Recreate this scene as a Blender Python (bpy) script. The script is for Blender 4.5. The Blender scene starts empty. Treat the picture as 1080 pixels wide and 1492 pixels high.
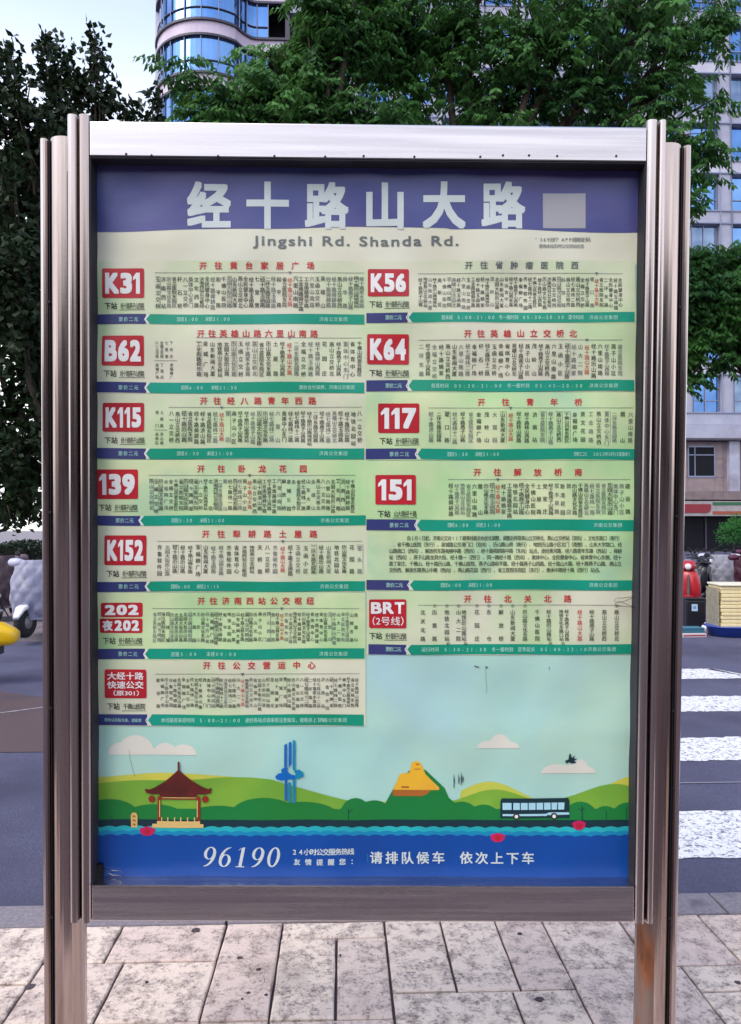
import bpy, bmesh, math, random
import numpy as np
from mathutils import Vector, Matrix
from mathutils.geometry import tessellate_polygon

random.seed(7)
rng = np.random.default_rng(11)
R = math.radians
SC = bpy.context.scene
COL = SC.collection

# ------------------------------------------------------------------ camera
FPX, CX, CY = 1100.0, 540.0, 746.0
YAW, PIT = R(2.2), R(1.4)
CAM = Vector((0, 0, 1.5))
CF = Vector((math.sin(YAW) * math.cos(PIT), math.cos(YAW) * math.cos(PIT), math.sin(PIT)))
CR = Vector((math.cos(YAW), -math.sin(YAW), 0))
CU = CR.cross(CF)
cam_d = bpy.data.cameras.new('camera')
cam_d.sensor_fit = 'VERTICAL'; cam_d.sensor_height = 24.0; cam_d.lens = 24.0 * FPX / 1492.0
cam_d.clip_start = 0.05; cam_d.clip_end = 5000
cam = bpy.data.objects.new('camera', cam_d); COL.objects.link(cam)
cam.matrix_world = Matrix.Translation(CAM) @ Matrix((CR, CU, -CF)).transposed().to_4x4()
SC.camera = cam

# ------------------------------------------------------------------ sky, sun, exposure
SUN_EL, SUN_AZ = R(50), R(-128)          # azimuth from +Y, negative is to the left
W = bpy.data.worlds.new('World'); SC.world = W; W.use_nodes = True
nt = W.node_tree; nt.nodes.clear()
sky = nt.nodes.new('ShaderNodeTexSky'); sky.sky_type = 'NISHITA'; sky.sun_disc = False
sky.sun_elevation = SUN_EL; sky.sun_rotation = SUN_AZ
sky.air_density = 1.0; sky.dust_density = 1.6; sky.ozone_density = 1.5
bg = nt.nodes.new('ShaderNodeBackground'); bg.inputs['Strength'].default_value = 0.15
wo = nt.nodes.new('ShaderNodeOutputWorld')
# thin white haze veil, thicker towards the horizon, the same all the way round
tcw = nt.nodes.new('ShaderNodeTexCoord'); sep = nt.nodes.new('ShaderNodeSeparateXYZ'); nt.links.new(tcw.outputs['Generated'], sep.inputs[0])
mpw = nt.nodes.new('ShaderNodeMapping'); mpw.inputs['Scale'].default_value = (1, 1, 3); nt.links.new(tcw.outputs['Generated'], mpw.inputs[0])
nz = nt.nodes.new('ShaderNodeTexNoise'); nz.inputs['Scale'].default_value = 1.6; nz.inputs['Detail'].default_value = 6; nt.links.new(mpw.outputs[0], nz.inputs['Vector'])
m1 = nt.nodes.new('ShaderNodeMapRange'); m1.inputs[1].default_value = .74; m1.inputs[2].default_value = .22; m1.inputs[3].default_value = 0; m1.inputs[4].default_value = .95
m1.interpolation_type = 'SMOOTHSTEP'; nt.links.new(sep.outputs[2], m1.inputs[0])
m2 = nt.nodes.new('ShaderNodeMapRange'); m2.inputs[1].default_value = .35; m2.inputs[2].default_value = .7; m2.inputs[3].default_value = .8; m2.inputs[4].default_value = 1.15; nt.links.new(nz.outputs['Fac'], m2.inputs[0])
mm = nt.nodes.new('ShaderNodeMath'); mm.operation = 'MULTIPLY'; mm.use_clamp = True; nt.links.new(m1.outputs[0], mm.inputs[0]); nt.links.new(m2.outputs[0], mm.inputs[1])
mxw = nt.nodes.new('ShaderNodeMix'); mxw.data_type = 'RGBA'; mxw.inputs[7].default_value = (5.2, 5.15, 5.3, 1)
nt.links.new(mm.outputs[0], mxw.inputs[0]); nt.links.new(sky.outputs[0], mxw.inputs[6])
nt.links.new(mxw.outputs[2], bg.inputs['Color']); nt.links.new(bg.outputs[0], wo.inputs[0])
sun_d = bpy.data.lights.new('sun', 'SUN'); sun_d.energy = 0.9; sun_d.angle = R(40); sun_d.color = (1.0, .93, .84)
sun = bpy.data.objects.new('sun', sun_d); COL.objects.link(sun)
sdir = Vector((math.sin(SUN_AZ) * math.cos(SUN_EL), math.cos(SUN_AZ) * math.cos(SUN_EL), math.sin(SUN_EL)))
sun.rotation_euler = sdir.to_track_quat('Z', 'Y').to_euler()
SC.view_settings.view_transform = 'Standard'; SC.view_settings.look = 'None'
SC.view_settings.gamma = 1; SC.view_settings.use_curve_mapping = False
SC.view_settings.exposure = 1.24

# ------------------------------------------------------------------ helpers
def ray(px, py): return CF + CR * ((px - CX) / FPX) + CU * ((CY - py) / FPX)
def at(px, py, Y):
    r = ray(px, py); return CAM + r * ((Y - CAM.y) / r.y)
def ground(px, py, z=0.0):
    r = ray(px, py); return CAM + r * ((z - CAM.z) / r.z)

def lin(h):
    h = h.lstrip('#'); c = [int(h[i:i + 2], 16) / 255 for i in (0, 2, 4)]
    return tuple(x / 12.92 if x <= .04045 else ((x + .055) / 1.055) ** 2.4 for x in c) + (1,)

MATS = {}
def mat(name, c, rough=.6, metal=0.0, c2=None, scale=8.0, detail=4.0, lo=.35, hi=.65, bump=0.0, bscale=None, stretch=(1, 1, 1),
        spec=.5, c3=None, s3=2.0, lo3=.55, hi3=.7, trans=0.0, coat=0.0, rvar=0.0, world=False):
    """procedural principled material; noise mixes c with c2, a second noise lays c3 patches over it"""
    m = bpy.data.materials.new(name); m.use_nodes = True; MATS[name] = m
    t = m.node_tree; N = t.nodes; L = t.links
    b = N['Principled BSDF']
    if isinstance(c, str): c = lin(c)
    if isinstance(c2, str): c2 = lin(c2)
    if isinstance(c3, str): c3 = lin(c3)
    b.inputs['Base Color'].default_value = c
    b.inputs['Roughness'].default_value = rough; b.inputs['Metallic'].default_value = metal
    b.inputs['Specular IOR Level'].default_value = spec
    b.inputs['Transmission Weight'].default_value = trans
    b.inputs['Coat Weight'].default_value = coat
    tc = N.new('ShaderNodeTexCoord'); mp = N.new('ShaderNodeMapping'); mp.inputs['Scale'].default_value = stretch
    if world: ge = N.new('ShaderNodeNewGeometry'); L.new(ge.outputs['Position'], mp.inputs['Vector'])
    else: L.new(tc.outputs['Object'], mp.inputs['Vector'])
    def noise(sc, lo_, hi_, det=detail):
        n = N.new('ShaderNodeTexNoise'); n.inputs['Scale'].default_value = sc; n.inputs['Detail'].default_value = det
        L.new(mp.outputs[0], n.inputs['Vector'])
        r = N.new('ShaderNodeMapRange'); r.inputs[1].default_value = lo_; r.inputs[2].default_value = hi_
        L.new(n.outputs['Fac'], r.inputs[0]); return n, r
    out = None
    if c2:
        n, r = noise(scale, lo, hi)
        mx = N.new('ShaderNodeMix'); mx.data_type = 'RGBA'; mx.inputs[6].default_value = c; mx.inputs[7].default_value = c2
        L.new(r.outputs[0], mx.inputs[0]); out = mx.outputs[2]
    if c3:
        n, r = noise(s3, lo3, hi3, 6)
        mx = N.new('ShaderNodeMix'); mx.data_type = 'RGBA'; mx.inputs[6].default_value = c; mx.inputs[7].default_value = c3
        if out: L.new(out, mx.inputs[6])
        L.new(r.outputs[0], mx.inputs[0]); out = mx.outputs[2]
    if out: L.new(out, b.inputs['Base Color'])
    if bump:
        n, r = noise(bscale or scale, 0, 1, 5)
        bp = N.new('ShaderNodeBump'); bp.inputs['Strength'].default_value = 1; bp.inputs['Distance'].default_value = bump
        L.new(n.outputs['Fac'], bp.inputs['Height']); L.new(bp.outputs[0], b.inputs['Normal'])
    if rvar:
        n, r = noise((bscale or scale) * .7, .3, .7); r.inputs[3].default_value = max(0, rough - rvar); r.inputs[4].default_value = rough + rvar
        L.new(r.outputs[0], b.inputs['Roughness'])
    return m

def obj(name, me, m=None, parent=None, smooth=False):
    if isinstance(me, bmesh.types.BMesh):
        bm = me; me = bpy.data.meshes.new(name); bm.to_mesh(me); bm.free()
    if m is not None and not me.materials: me.materials.append(m)
    if smooth: me.shade_smooth()
    o = bpy.data.objects.new(name, me); COL.objects.link(o)
    if parent: o.parent = parent
    return o
def tag(o, label=None, cat=None, group=None, kind=None):
    if label: o['label'] = label
    if cat: o['category'] = cat
    if group: o['group'] = group
    if kind: o['kind'] = kind
    return o
def empty(name, loc=(0, 0, 0), rz=0, label=None, cat=None, group=None):
    o = bpy.data.objects.new(name, None); COL.objects.link(o); o.empty_display_size = .2
    o.location = loc; o.rotation_euler = (0, 0, rz); return tag(o, label, cat, group)
def copy_tree(o, parent=None):
    c = o.copy(); COL.objects.link(c); c.parent = parent
    for ch in list(o.children): copy_tree(ch, c)
    return c
def box(bm, x0, x1, y0, y1, z0, z1, bev=0.0):
    vs = [bm.verts.new((x, y, z)) for x in (x0, x1) for y in (y0, y1) for z in (z0, z1)]
    fs = [bm.faces.new([vs[i] for i in q]) for q in ((0, 1, 3, 2), (4, 6, 7, 5), (0, 4, 5, 1), (2, 3, 7, 6), (0, 2, 6, 4), (1, 5, 7, 3))]
    if bev:
        es = {e for f_ in fs for e in f_.edges}
        bmesh.ops.bevel(bm, geom=list(es), offset=bev, segments=2, profile=.6, affect='EDGES')
    return vs
def mbox(*a, bev=0.0):
    bm = bmesh.new(); box(bm, *a, bev=bev); return bm
def tube(bm, pts, rad, n=8, cap=True):
    pts = [Vector(p) for p in pts]
    if not hasattr(rad, '__len__'): rad = [rad] * len(pts)
    rings = []; up = Vector((0.13, .21, 1)).normalized()
    for i, p in enumerate(pts):
        d = (pts[min(i + 1, len(pts) - 1)] - pts[max(i - 1, 0)]).normalized()
        a = d.cross(up)
        if a.length < .05: a = d.cross(Vector((1, 0, 0)))
        a.normalize(); b = d.cross(a)
        rings.append([bm.verts.new(p + (a * math.cos(2 * math.pi * k / n) + b * math.sin(2 * math.pi * k / n)) * rad[i]) for k in range(n)])
    for A, B in zip(rings, rings[1:]):
        for k in range(n): bm.faces.new((A[k], A[(k + 1) % n], B[(k + 1) % n], B[k]))
    if cap: bm.faces.new(rings[0][::-1]); bm.faces.new(rings[-1])
def lathe(bm, prof, n=16, M=Matrix()):
    rings = [[bm.verts.new(M @ Vector((r * math.cos(2 * math.pi * k / n), r * math.sin(2 * math.pi * k / n), z))) for k in range(n)] for r, z in prof]
    for A, B in zip(rings, rings[1:]):
        for k in range(n): bm.faces.new((A[k], A[(k + 1) % n], B[(k + 1) % n], B[k]))
    bm.faces.new(rings[0][::-1]); bm.faces.new(rings[-1])
def fixn(bm):
    bmesh.ops.recalc_face_normals(bm, faces=bm.faces); return bm
def prism(bm, prof, v0, v1, axis='v', nseg=1):
    """closed profile of (a, w) points swept along v (local Y) or along u (local X)"""
    rings = []
    for i in range(nseg + 1):
        s = v0 + (v1 - v0) * i / nseg
        rings.append([bm.verts.new((a, s, w) if axis == 'v' else (s, a, w)) for a, w in prof])
    n = len(prof)
    for A, B in zip(rings, rings[1:]):
        for k in range(n): bm.faces.new((A[k], A[(k + 1) % n], B[(k + 1) % n], B[k]))
    bm.faces.new(rings[0][::-1]); bm.faces.new(rings[-1]); fixn(bm); return bm
def np_mesh(name, V, F):
    V = np.asarray(V, np.float32); F = np.asarray(F, np.int32); k = F.shape[1]
    me = bpy.data.meshes.new(name)
    me.vertices.add(len(V)); me.vertices.foreach_set('co', V.ravel())
    me.loops.add(F.size); me.loops.foreach_set('vertex_index', F.ravel())
    me.polygons.add(len(F)); me.polygons.foreach_set('loop_start', np.arange(len(F), dtype=np.int32) * k)
    me.update(calc_edges=True); me.validate(); return me

# ------------------------------------------------------------------ materials
steel = mat('brushed_steel', '#cabfbd', .20, 1.0, c2='#bcb0ad', scale=5, stretch=(14, .35, 14), bump=.00012, bscale=9, rvar=.06, c3='#95857f', s3=1.5, lo3=.45, hi3=.8)
steel_rail = mat('brushed_steel_rail', '#cfc9cb', .26, 1.0, c2='#c6c0c2', scale=5, stretch=(.35, 12, 12), bump=.00008, bscale=9, rvar=.07)
steel_dark = mat('worn_post_steel', '#c4b5b0', .22, 1.0, c2='#b09f99', scale=4, stretch=(12, .4, 12), bump=.00015, bscale=8, rvar=.08, c3='#7d6a62', s3=2.2, lo3=.5, hi3=.8)
rust = mat('rusty_steel', '#85726a', .5, .55, c2='#94582f', scale=4, stretch=(5, 1.3, 5), lo=.4, hi=.6, bump=.001, bscale=30, c3='#56423c', s3=4)
black = mat('black_rubber_and_gap_shade', '#17161a', .6, c2='#222026')
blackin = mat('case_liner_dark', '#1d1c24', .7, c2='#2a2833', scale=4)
asphalt = mat('asphalt', '#414158', .9, c2='#585872', scale=90, lo=.35, hi=.65, bump=.006, bscale=120, c3='#38374e', s3=.8, lo3=.45, hi3=.68)
asphalt_red = mat('reddish_asphalt', '#4a3b3e', .9, c2='#554346', scale=140, lo=.3, hi=.7, bump=.003, bscale=140, c3='#3a3340', s3=.9)
kerbm = mat('kerb_granite', '#6f6970', .85, c2='#837c82', scale=60, lo=.35, hi=.65, bump=.003, bscale=60, c3='#5a545e', s3=8)
groundm = mat('far_paving', '#6f6a70', .9, c2='#7d777c', scale=.6)
def paver_mat():
    return mat('pale_stone_paver', '#d9c3bc', .85, c2='#a8928d', scale=24, detail=12, lo=.44, hi=.62, bump=.012, bscale=26, c3='#6f5f5d', s3=62, lo3=.575, hi3=.66, world=True)
paver = paver_mat()
def paver_detail():
    t = paver.node_tree; N = t.nodes; L = t.links; b = N['Principled BSDF']; N.clear()
    b = N.new('ShaderNodeBsdfPrincipled'); out = N.new('ShaderNodeOutputMaterial'); L.new(b.outputs[0], out.inputs[0]); b.inputs['Roughness'].default_value = .8
    g = N.new('ShaderNodeNewGeometry'); oi = N.new('ShaderNodeObjectInfo')
    def nz(sc, det, ro, dist=0):
        n = N.new('ShaderNodeTexNoise'); n.inputs['Scale'].default_value = sc; n.inputs['Detail'].default_value = det; n.inputs['Roughness'].default_value = ro; n.inputs['Distortion'].default_value = dist
        L.new(g.outputs['Position'], n.inputs['Vector']); return n.outputs['Fac']
    def rng_(src, a, b_, c_=0.0, d=1.0):
        r = N.new('ShaderNodeMapRange'); r.inputs[1].default_value = a; r.inputs[2].default_value = b_; r.inputs[3].default_value = c_; r.inputs[4].default_value = d; L.new(src, r.inputs[0]); return r.outputs[0]
    def mix(f, a, b_, mode='MIX'):
        m = N.new('ShaderNodeMix'); m.data_type = 'RGBA'; m.blend_type = mode
        for sck, v in ((m.inputs[6], a), (m.inputs[7], b_)):
            if isinstance(v, str): sck.default_value = lin(v)
            else: L.new(v, sck)
        if isinstance(f, float): m.inputs[0].default_value = f
        else: L.new(f, m.inputs[0])
        return m.outputs[2]
    def mul(a, b_):
        m = N.new('ShaderNodeMath'); m.operation = 'MULTIPLY'; L.new(a, m.inputs[0]); L.new(b_, m.inputs[1]); return m.outputs[0]
    big = nz(2.6, 4, .55); mid = nz(15, 12, .78); fine = nz(75, 8, .75); crack = nz(6, 4, .6, 1.2)
    c = mix(rng_(oi.outputs['Random'], 0, 1), '#eedccb', '#dbc4ba')
    c = mix(rng_(mid, .47, .62), c, '#aa978f')
    c = mix(mul(rng_(fine, .50, .58), rng_(mid, .46, .56)), c, '#7b6b68')
    c = mix(rng_(nz(27, 10, .75), .40, .30), c, '#f4e6d8')
    wv_ = N.new('ShaderNodeMath'); wv_.operation = 'SUBTRACT'; L.new(crack, wv_.inputs[0]); wv_.inputs[1].default_value = .5
    ab = N.new('ShaderNodeMath'); ab.operation = 'ABSOLUTE'; L.new(wv_.outputs[0], ab.inputs[0])
    c = mix(mul(rng_(ab.outputs[0], .005, .0), rng_(big, .45, .6)), c, '#5d4f50')
    c = mix(rng_(big, .56, .72, 0, .55), c, '#8f7f78')
    L.new(c, b.inputs['Base Color'])
    bp = N.new('ShaderNodeBump'); bp.inputs['Distance'].default_value = .012; L.new(mid, bp.inputs['Height'])
    bp2 = N.new('ShaderNodeBump'); bp2.inputs['Distance'].default_value = .004; L.new(fine, bp2.inputs['Height']); L.new(bp.outputs[0], bp2.inputs['Normal']); L.new(bp2.outputs[0], b.inputs['Normal'])
paver_detail()
jointm = mat('dark_paving_joint', '#4a4046', .95, c2='#5a4e52', scale=30)

# ================================================================== SETTING: ground, road, sidewalk
def sheet(name, x0, x1, y0, y1, z, m, nx=1, ny=1):
    bm = bmesh.new(); g = [[bm.verts.new((x0 + (x1 - x0) * i / nx, y0 + (y1 - y0) * j / ny, z)) for j in range(ny + 1)] for i in range(nx + 1)]
    for i in range(nx):
        for j in range(ny): bm.faces.new((g[i][j], g[i + 1][j], g[i + 1][j + 1], g[i][j + 1]))
    return tag(obj(name, bm, m), kind='structure')
sheet('ground', -2500, 2500, -2500, 2500, -.06, groundm)
sheet('road', -120, 120, 3.11, 13.2, -.03, asphalt)
sheet('forecourt', -60, 80, 13.2, 54.0, -.034, asphalt)

def marking(name, pts, m, z=-.026):
    bm = bmesh.new(); bm.faces.new([bm.verts.new((p[0], p[1], z)) for p in pts]); fixn(bm); 
    return tag(obj(name, bm, m), kind='structure')

# worn thermoplastic stripes: geometry with ragged edges and material wear
def worn_mat():
    m = mat('worn_white_paint', '#d2d2da', .8)
    t = m.node_tree; N = t.nodes; L = t.links; b = N['Principled BSDF']
    tc = N.new('ShaderNodeTexCoord')
    n = N.new('ShaderNodeTexNoise'); n.inputs['Scale'].default_value = 30; n.inputs['Detail'].default_value = 10; n.inputs['Roughness'].default_value = .75
    n.inputs['Distortion'].default_value = 1.2
    L.new(tc.outputs['Object'], n.inputs['Vector'])
    r = N.new('ShaderNodeMapRange'); r.inputs[1].default_value = .505; r.inputs[2].default_value = .59
    L.new(n.outputs['Fac'], r.inputs[0])
    mx = N.new('ShaderNodeMix'); mx.data_type = 'RGBA'; mx.inputs[6].default_value = lin('#dcdce2'); mx.inputs[7].default_value = lin('#4c4c60')
    L.new(r.outputs[0], mx.inputs[0]); L.new(mx.outputs[2], b.inputs['Base Color'])
    bp = N.new('ShaderNodeBump'); bp.inputs['Distance'].default_value = .006; L.new(n.outputs['Fac'], bp.inputs['Height']); L.new(bp.outputs[0], b.inputs['Normal'])
    return m
paint = worn_mat()
crossing = empty('crosswalk'); tag(crossing, kind='structure')
for k, (y0, y1) in enumerate([(3.50, 4.09), (4.96, 5.51), (6.30, 6.87), (7.68, 8.23), (9.1, 9.65)]):
    if k == 4: continue
    xs = np.linspace(.35, 4.25 if k < 3 else 4.22, 90); bm = bmesh.new()
    lo = [bm.verts.new((x + (0 if k < 3 else (.16 if x > 4.1 else 0)), y0 + random.uniform(-.012, .012), -.026)) for x in xs]
    hi = [bm.verts.new((x - (.12 if x > 4.1 else 0), y1 + random.uniform(-.018, .018), -.026)) for x in xs]
    for i in range(len(xs) - 1): bm.faces.new((lo[i], lo[i + 1], hi[i + 1], hi[i]))
    obj('painted_stripe', bm, paint, crossing)
# reddish resurfaced patch and thin pale line on the left half of the carriageway
marking('asphalt_patch', [(-9, 5.33), (-1.0, 5.33), (-1.0, 6.9), (-2.7, 7.05), (-3.3, 7.35), (-4.2, 7.75), (-6, 8.0), (-9, 8.1)], asphalt_red, -.0262)
lp = mat('pale_line_paint', '#a9a0a8', .8, c2='#7c7680', scale=18)
bm = bmesh.new(); c = [(-5.5, 5.6), (-3.6, 6.18), (-2.85, 6.45), (-2.35, 6.8), (-1.2, 7.0)]
for (a, b) in zip(c, c[1:]):
    bm.faces.new([bm.verts.new((p[0], p[1] + s, -.022)) for p, s in ((a, -.02), (b, -.02), (b, .02), (a, .02))])
tag(obj('painted_line', bm, lp), kind='structure')
marking('painted_line', [(0.6, 4.52), (9, 4.52), (9, 4.535), (0.6, 4.535)], mat('road_seam', '#7a7a8c', .9), -.025)

# near kerb stones
kerb = empty('kerb'); tag(kerb, kind='structure')
x = -7.3
while x < 9:
    w = .98; bmk = mbox(x + .004, x + w - .004, 2.945, 3.11, -.2, .0, bev=.006)
    obj('kerb_stone', bmk, kerbm, kerb); x += w
# near sidewalk
side = tag(sheet('sidewalk', -60, 60, -40, 2.943, -.014, jointm), kind='structure')
cust = [(-.826, -.435, 2.695, 2.94), (-1.035, -.826, 2.695, 2.94), (-1.035, -.756, 2.37, 2.695), (-.756, -.433, 2.37, 2.695),
        (-.435, -.222, 2.365, 2.94), (-.222, .165, 2.826, 2.94), (-.222, -.017, 2.36, 2.826), (-.017, .165, 2.36, 2.826),
        (.165, .38, 2.49, 2.94), (.38, .59, 2.485, 2.94), (.59, .772, 2.485, 2.94), (.772, 1.07, 2.60, 2.94),
        (.165, .56, 2.07, 2.487), (.56, .77, 2.07, 2.485), (.77, 1.172, 2.07, 2.60), (1.172, 1.50, 2.455, 2.60), (1.172, 1.50, 2.07, 2.455),
        (1.07, 1.392, 2.60, 2.94), (1.392, 1.75, 2.71, 2.94), (1.392, 1.75, 2.60, 2.71), (1.50, 1.75, 2.07, 2.60),
        (-1.45, -1.035, 2.58, 2.94), (-1.45, -1.035, 2.37, 2.58), (-1.45, -1.035, 2.07, 2.37), (-1.035, -.756, 2.07, 2.37), (-.756, -.43, 2.07, 2.37),
        (-.433, -.222, 2.07, 2.365), (-.222, .165, 2.07, 2.36)]
def ashlar(x0, x1, y0, y1):
    out = []; y = y1
    while y > y0 + .05:
        h = random.choice((.3, .36, .45)); h = min(h, y - y0); 
        if y - h - y0 < .12: h = y - y0
        x = x0
        while x < x1 - .02:
            w = random.choice((.21, .3, .38)); 
            if x1 - x - w < .15: w = x1 - x
            if w > .28 and random.random() < .4 and h > .29:
                s = h * .42; out += [(x, x + w, y - s, y), (x, x + w, y - h, y - s)]
            else: out.append((x, x + w, y - h, y))
            x += w
        y -= h
    return out
tiles = cust + ashlar(-1.45, 1.75, 1.3, 2.07) + ashlar(-3.3, -1.45, 1.3, 2.94) + ashlar(1.75, 3.6, 1.3, 2.94)
for (x0, x1, y0, y1) in tiles:
    g = .0042; bm = bmesh.new()
    # ragged-edged slab: 16-point outline with slightly bevelled rim
    P = []
    for (a, b) in (((x0, y0), (x1, y0)), ((x1, y0), (x1, y1)), ((x1, y1), (x0, y1)), ((x0, y1), (x0, y0))):
        for k in range(5): P.append((a[0] + (b[0] - a[0]) * k / 5, a[1] + (b[1] - a[1]) * k / 5))
    cx, cy = (x0 + x1) / 2, (y0 + y1) / 2; hz = random.uniform(-.0025, .0015)
    def ring(ins, z, jit=0):
        r = []
        for (px_, py_) in P:
            ix = max(-1, min(1, (px_ - cx) / ((x1 - x0) / 2))); iy = max(-1, min(1, (py_ - cy) / ((y1 - y0) / 2)))
            dx = ins if abs(ix) > .99 else 0; dy = ins if abs(iy) > .99 else 0
            r.append(bm.verts.new((px_ - cx - (math.copysign(dx, ix) if dx else 0) + random.uniform(-jit, jit), py_ - cy - (math.copysign(dy, iy) if dy else 0) + random.uniform(-jit, jit), z)))
        return r
    r0 = ring(g, -.03); random.seed(int((x0 * 131 + y0 * 977) * 100)); r1 = ring(g, hz - .004, .0015); r2 = ring(g + .005, hz, .001)
    n = len(P)
    for A, B in ((r0, r1), (r1, r2)):
        for k in range(n): bm.faces.new((A[k], A[(k + 1) % n], B[(k + 1) % n], B[k]))
    bm.faces.new(r2)
    o = obj('paver', bm, paver, side); o.location = (cx, cy, 0)
random.seed(21)
# gum spots trodden flat on the paving
gum = mat('old_chewing_gum', '#3c3238', .8, c2='#4d4248', scale=60)
for (px, py, rr) in [(285, 1356, .019), (349, 1396, .011), (377, 1413, .009), (44, 1438, .018), (758, 1361, .010), (786, 1456, .015), (388, 1320 + 130, .006),
                     (214, 1431, .006), (353, 1349 + 107, .005), (496, 1392, .004), (1075, 1432, .012), (652, 1394, .004), (362, 1447, .007)]:
    p = ground(px, py); bm = bmesh.new(); n = 10
    ring = [bm.verts.new((p.x + rr * random.uniform(.7, 1.1) * math.cos(2 * math.pi * k / n), p.y + rr * .85 * random.uniform(.7, 1.1) * math.sin(2 * math.pi * k / n), .0028)) for k in range(n)]
    low = [bm.verts.new((v.co.x * 1.0, v.co.y, -.004)) for v in ring]
    bm.faces.new(ring)
    for k in range(n): bm.faces.new((low[k], low[(k + 1) % n], ring[(k + 1) % n], ring[k]))
    fixn(bm); obj('gum_spot', bm, gum, side)

# far pavement on the left side of the street
fp = mat('far_sidewalk_paving', '#6b6066', .9, c2='#776b70', scale=9, c3='#574d54', s3=3)
o = tag(obj('far_sidewalk', mbox(-40, 1.2, 10.78, 17.5, -.1, .06, bev=.01), fp), kind='structure')
kb = empty('far_kerb'); tag(kb, kind='structure')
for i in range(20):
    x = -18.6 + i * .99
    obj('kerb_stone', mbox(x + .004, x + .986, 10.62, 10.777, -.1, .075, bev=.01), kerbm, kb)

exec_parts = []
# ================================================================== THE ROUTE BOARD
A_, B_, D_ = -.0082, .026, 1.9
nv = CR * A_ + CU * B_ + CF; nl = nv.length
def onplane(px, py, w=0.0):
    r = ray(px, py); return CAM + r * ((D_ - w * nl) / r.dot(nv))
BW = -nv / nl
BV = onplane(533, 195) - onplane(524.5, 1490); BV = (BV - BW * BV.dot(BW)).normalized()
BU = BV.cross(BW)
BO = onplane(531, 762)
BM = Matrix.Translation(BO) @ Matrix((BU, BV, BW)).transposed().to_4x4()
_h = np.array([[BU[i], BV[i], BO[i] - CAM[i]] for i in range(3)])
def uv_many(P):
    """points of the printed sheet, drawn in artwork units, to metres on the board face"""
    P = np.asarray(P, float)
    r = np.array(CF)[None] + np.array(CR)[None] * ((P[:, :1] - CX) / FPX) + np.array(CU)[None] * ((CY - P[:, 1:2]) / FPX)
    q = np.array(CAM)[None] + r * (D_ / (r @ np.array(nv)))[:, None] - np.array(BO)[None]
    return np.stack([q @ np.array(BU), q @ np.array(BV)], 1)
def ripple(u, v):
    return sum(a * np.exp(-((u * cx + v * sy - c_) / w) ** 2) for cx, sy, c_, a, w in CREASE) + 1.5 * (.0011 * np.sin(9 * u + 5 * v + 1.2) + .0009 * np.sin(24 * v + 3 * np.sin(4 * u)) + .0007 * np.sin(30 * u - 12 * v)
            + .0006 * np.sin(17 * u + 31 * v + 2 * np.sin(9 * u)))
CREASE = [(math.cos(t), math.sin(t), c_, a_, w_) for t, c_, a_, w_ in ((.35, .52, .0009, .030), (1.3, -.2, -.0008, .035), (2.2, .35, .0008, .03), (1.52, .31, .0009, .028), (1.62, -.12, .0008, .03), (1.5, .62, -.0009, .032), (.6, -.45, .0008, .034), (2.7, -.6, .0009, .03), (1.56, -.52, .0009, .03))]
LAY = .00048
board = empty('bus_route_board'); board.matrix_world = BM
tag(board, 'tall stainless steel bus stop board with route poster on two posts', 'sign board')

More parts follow.
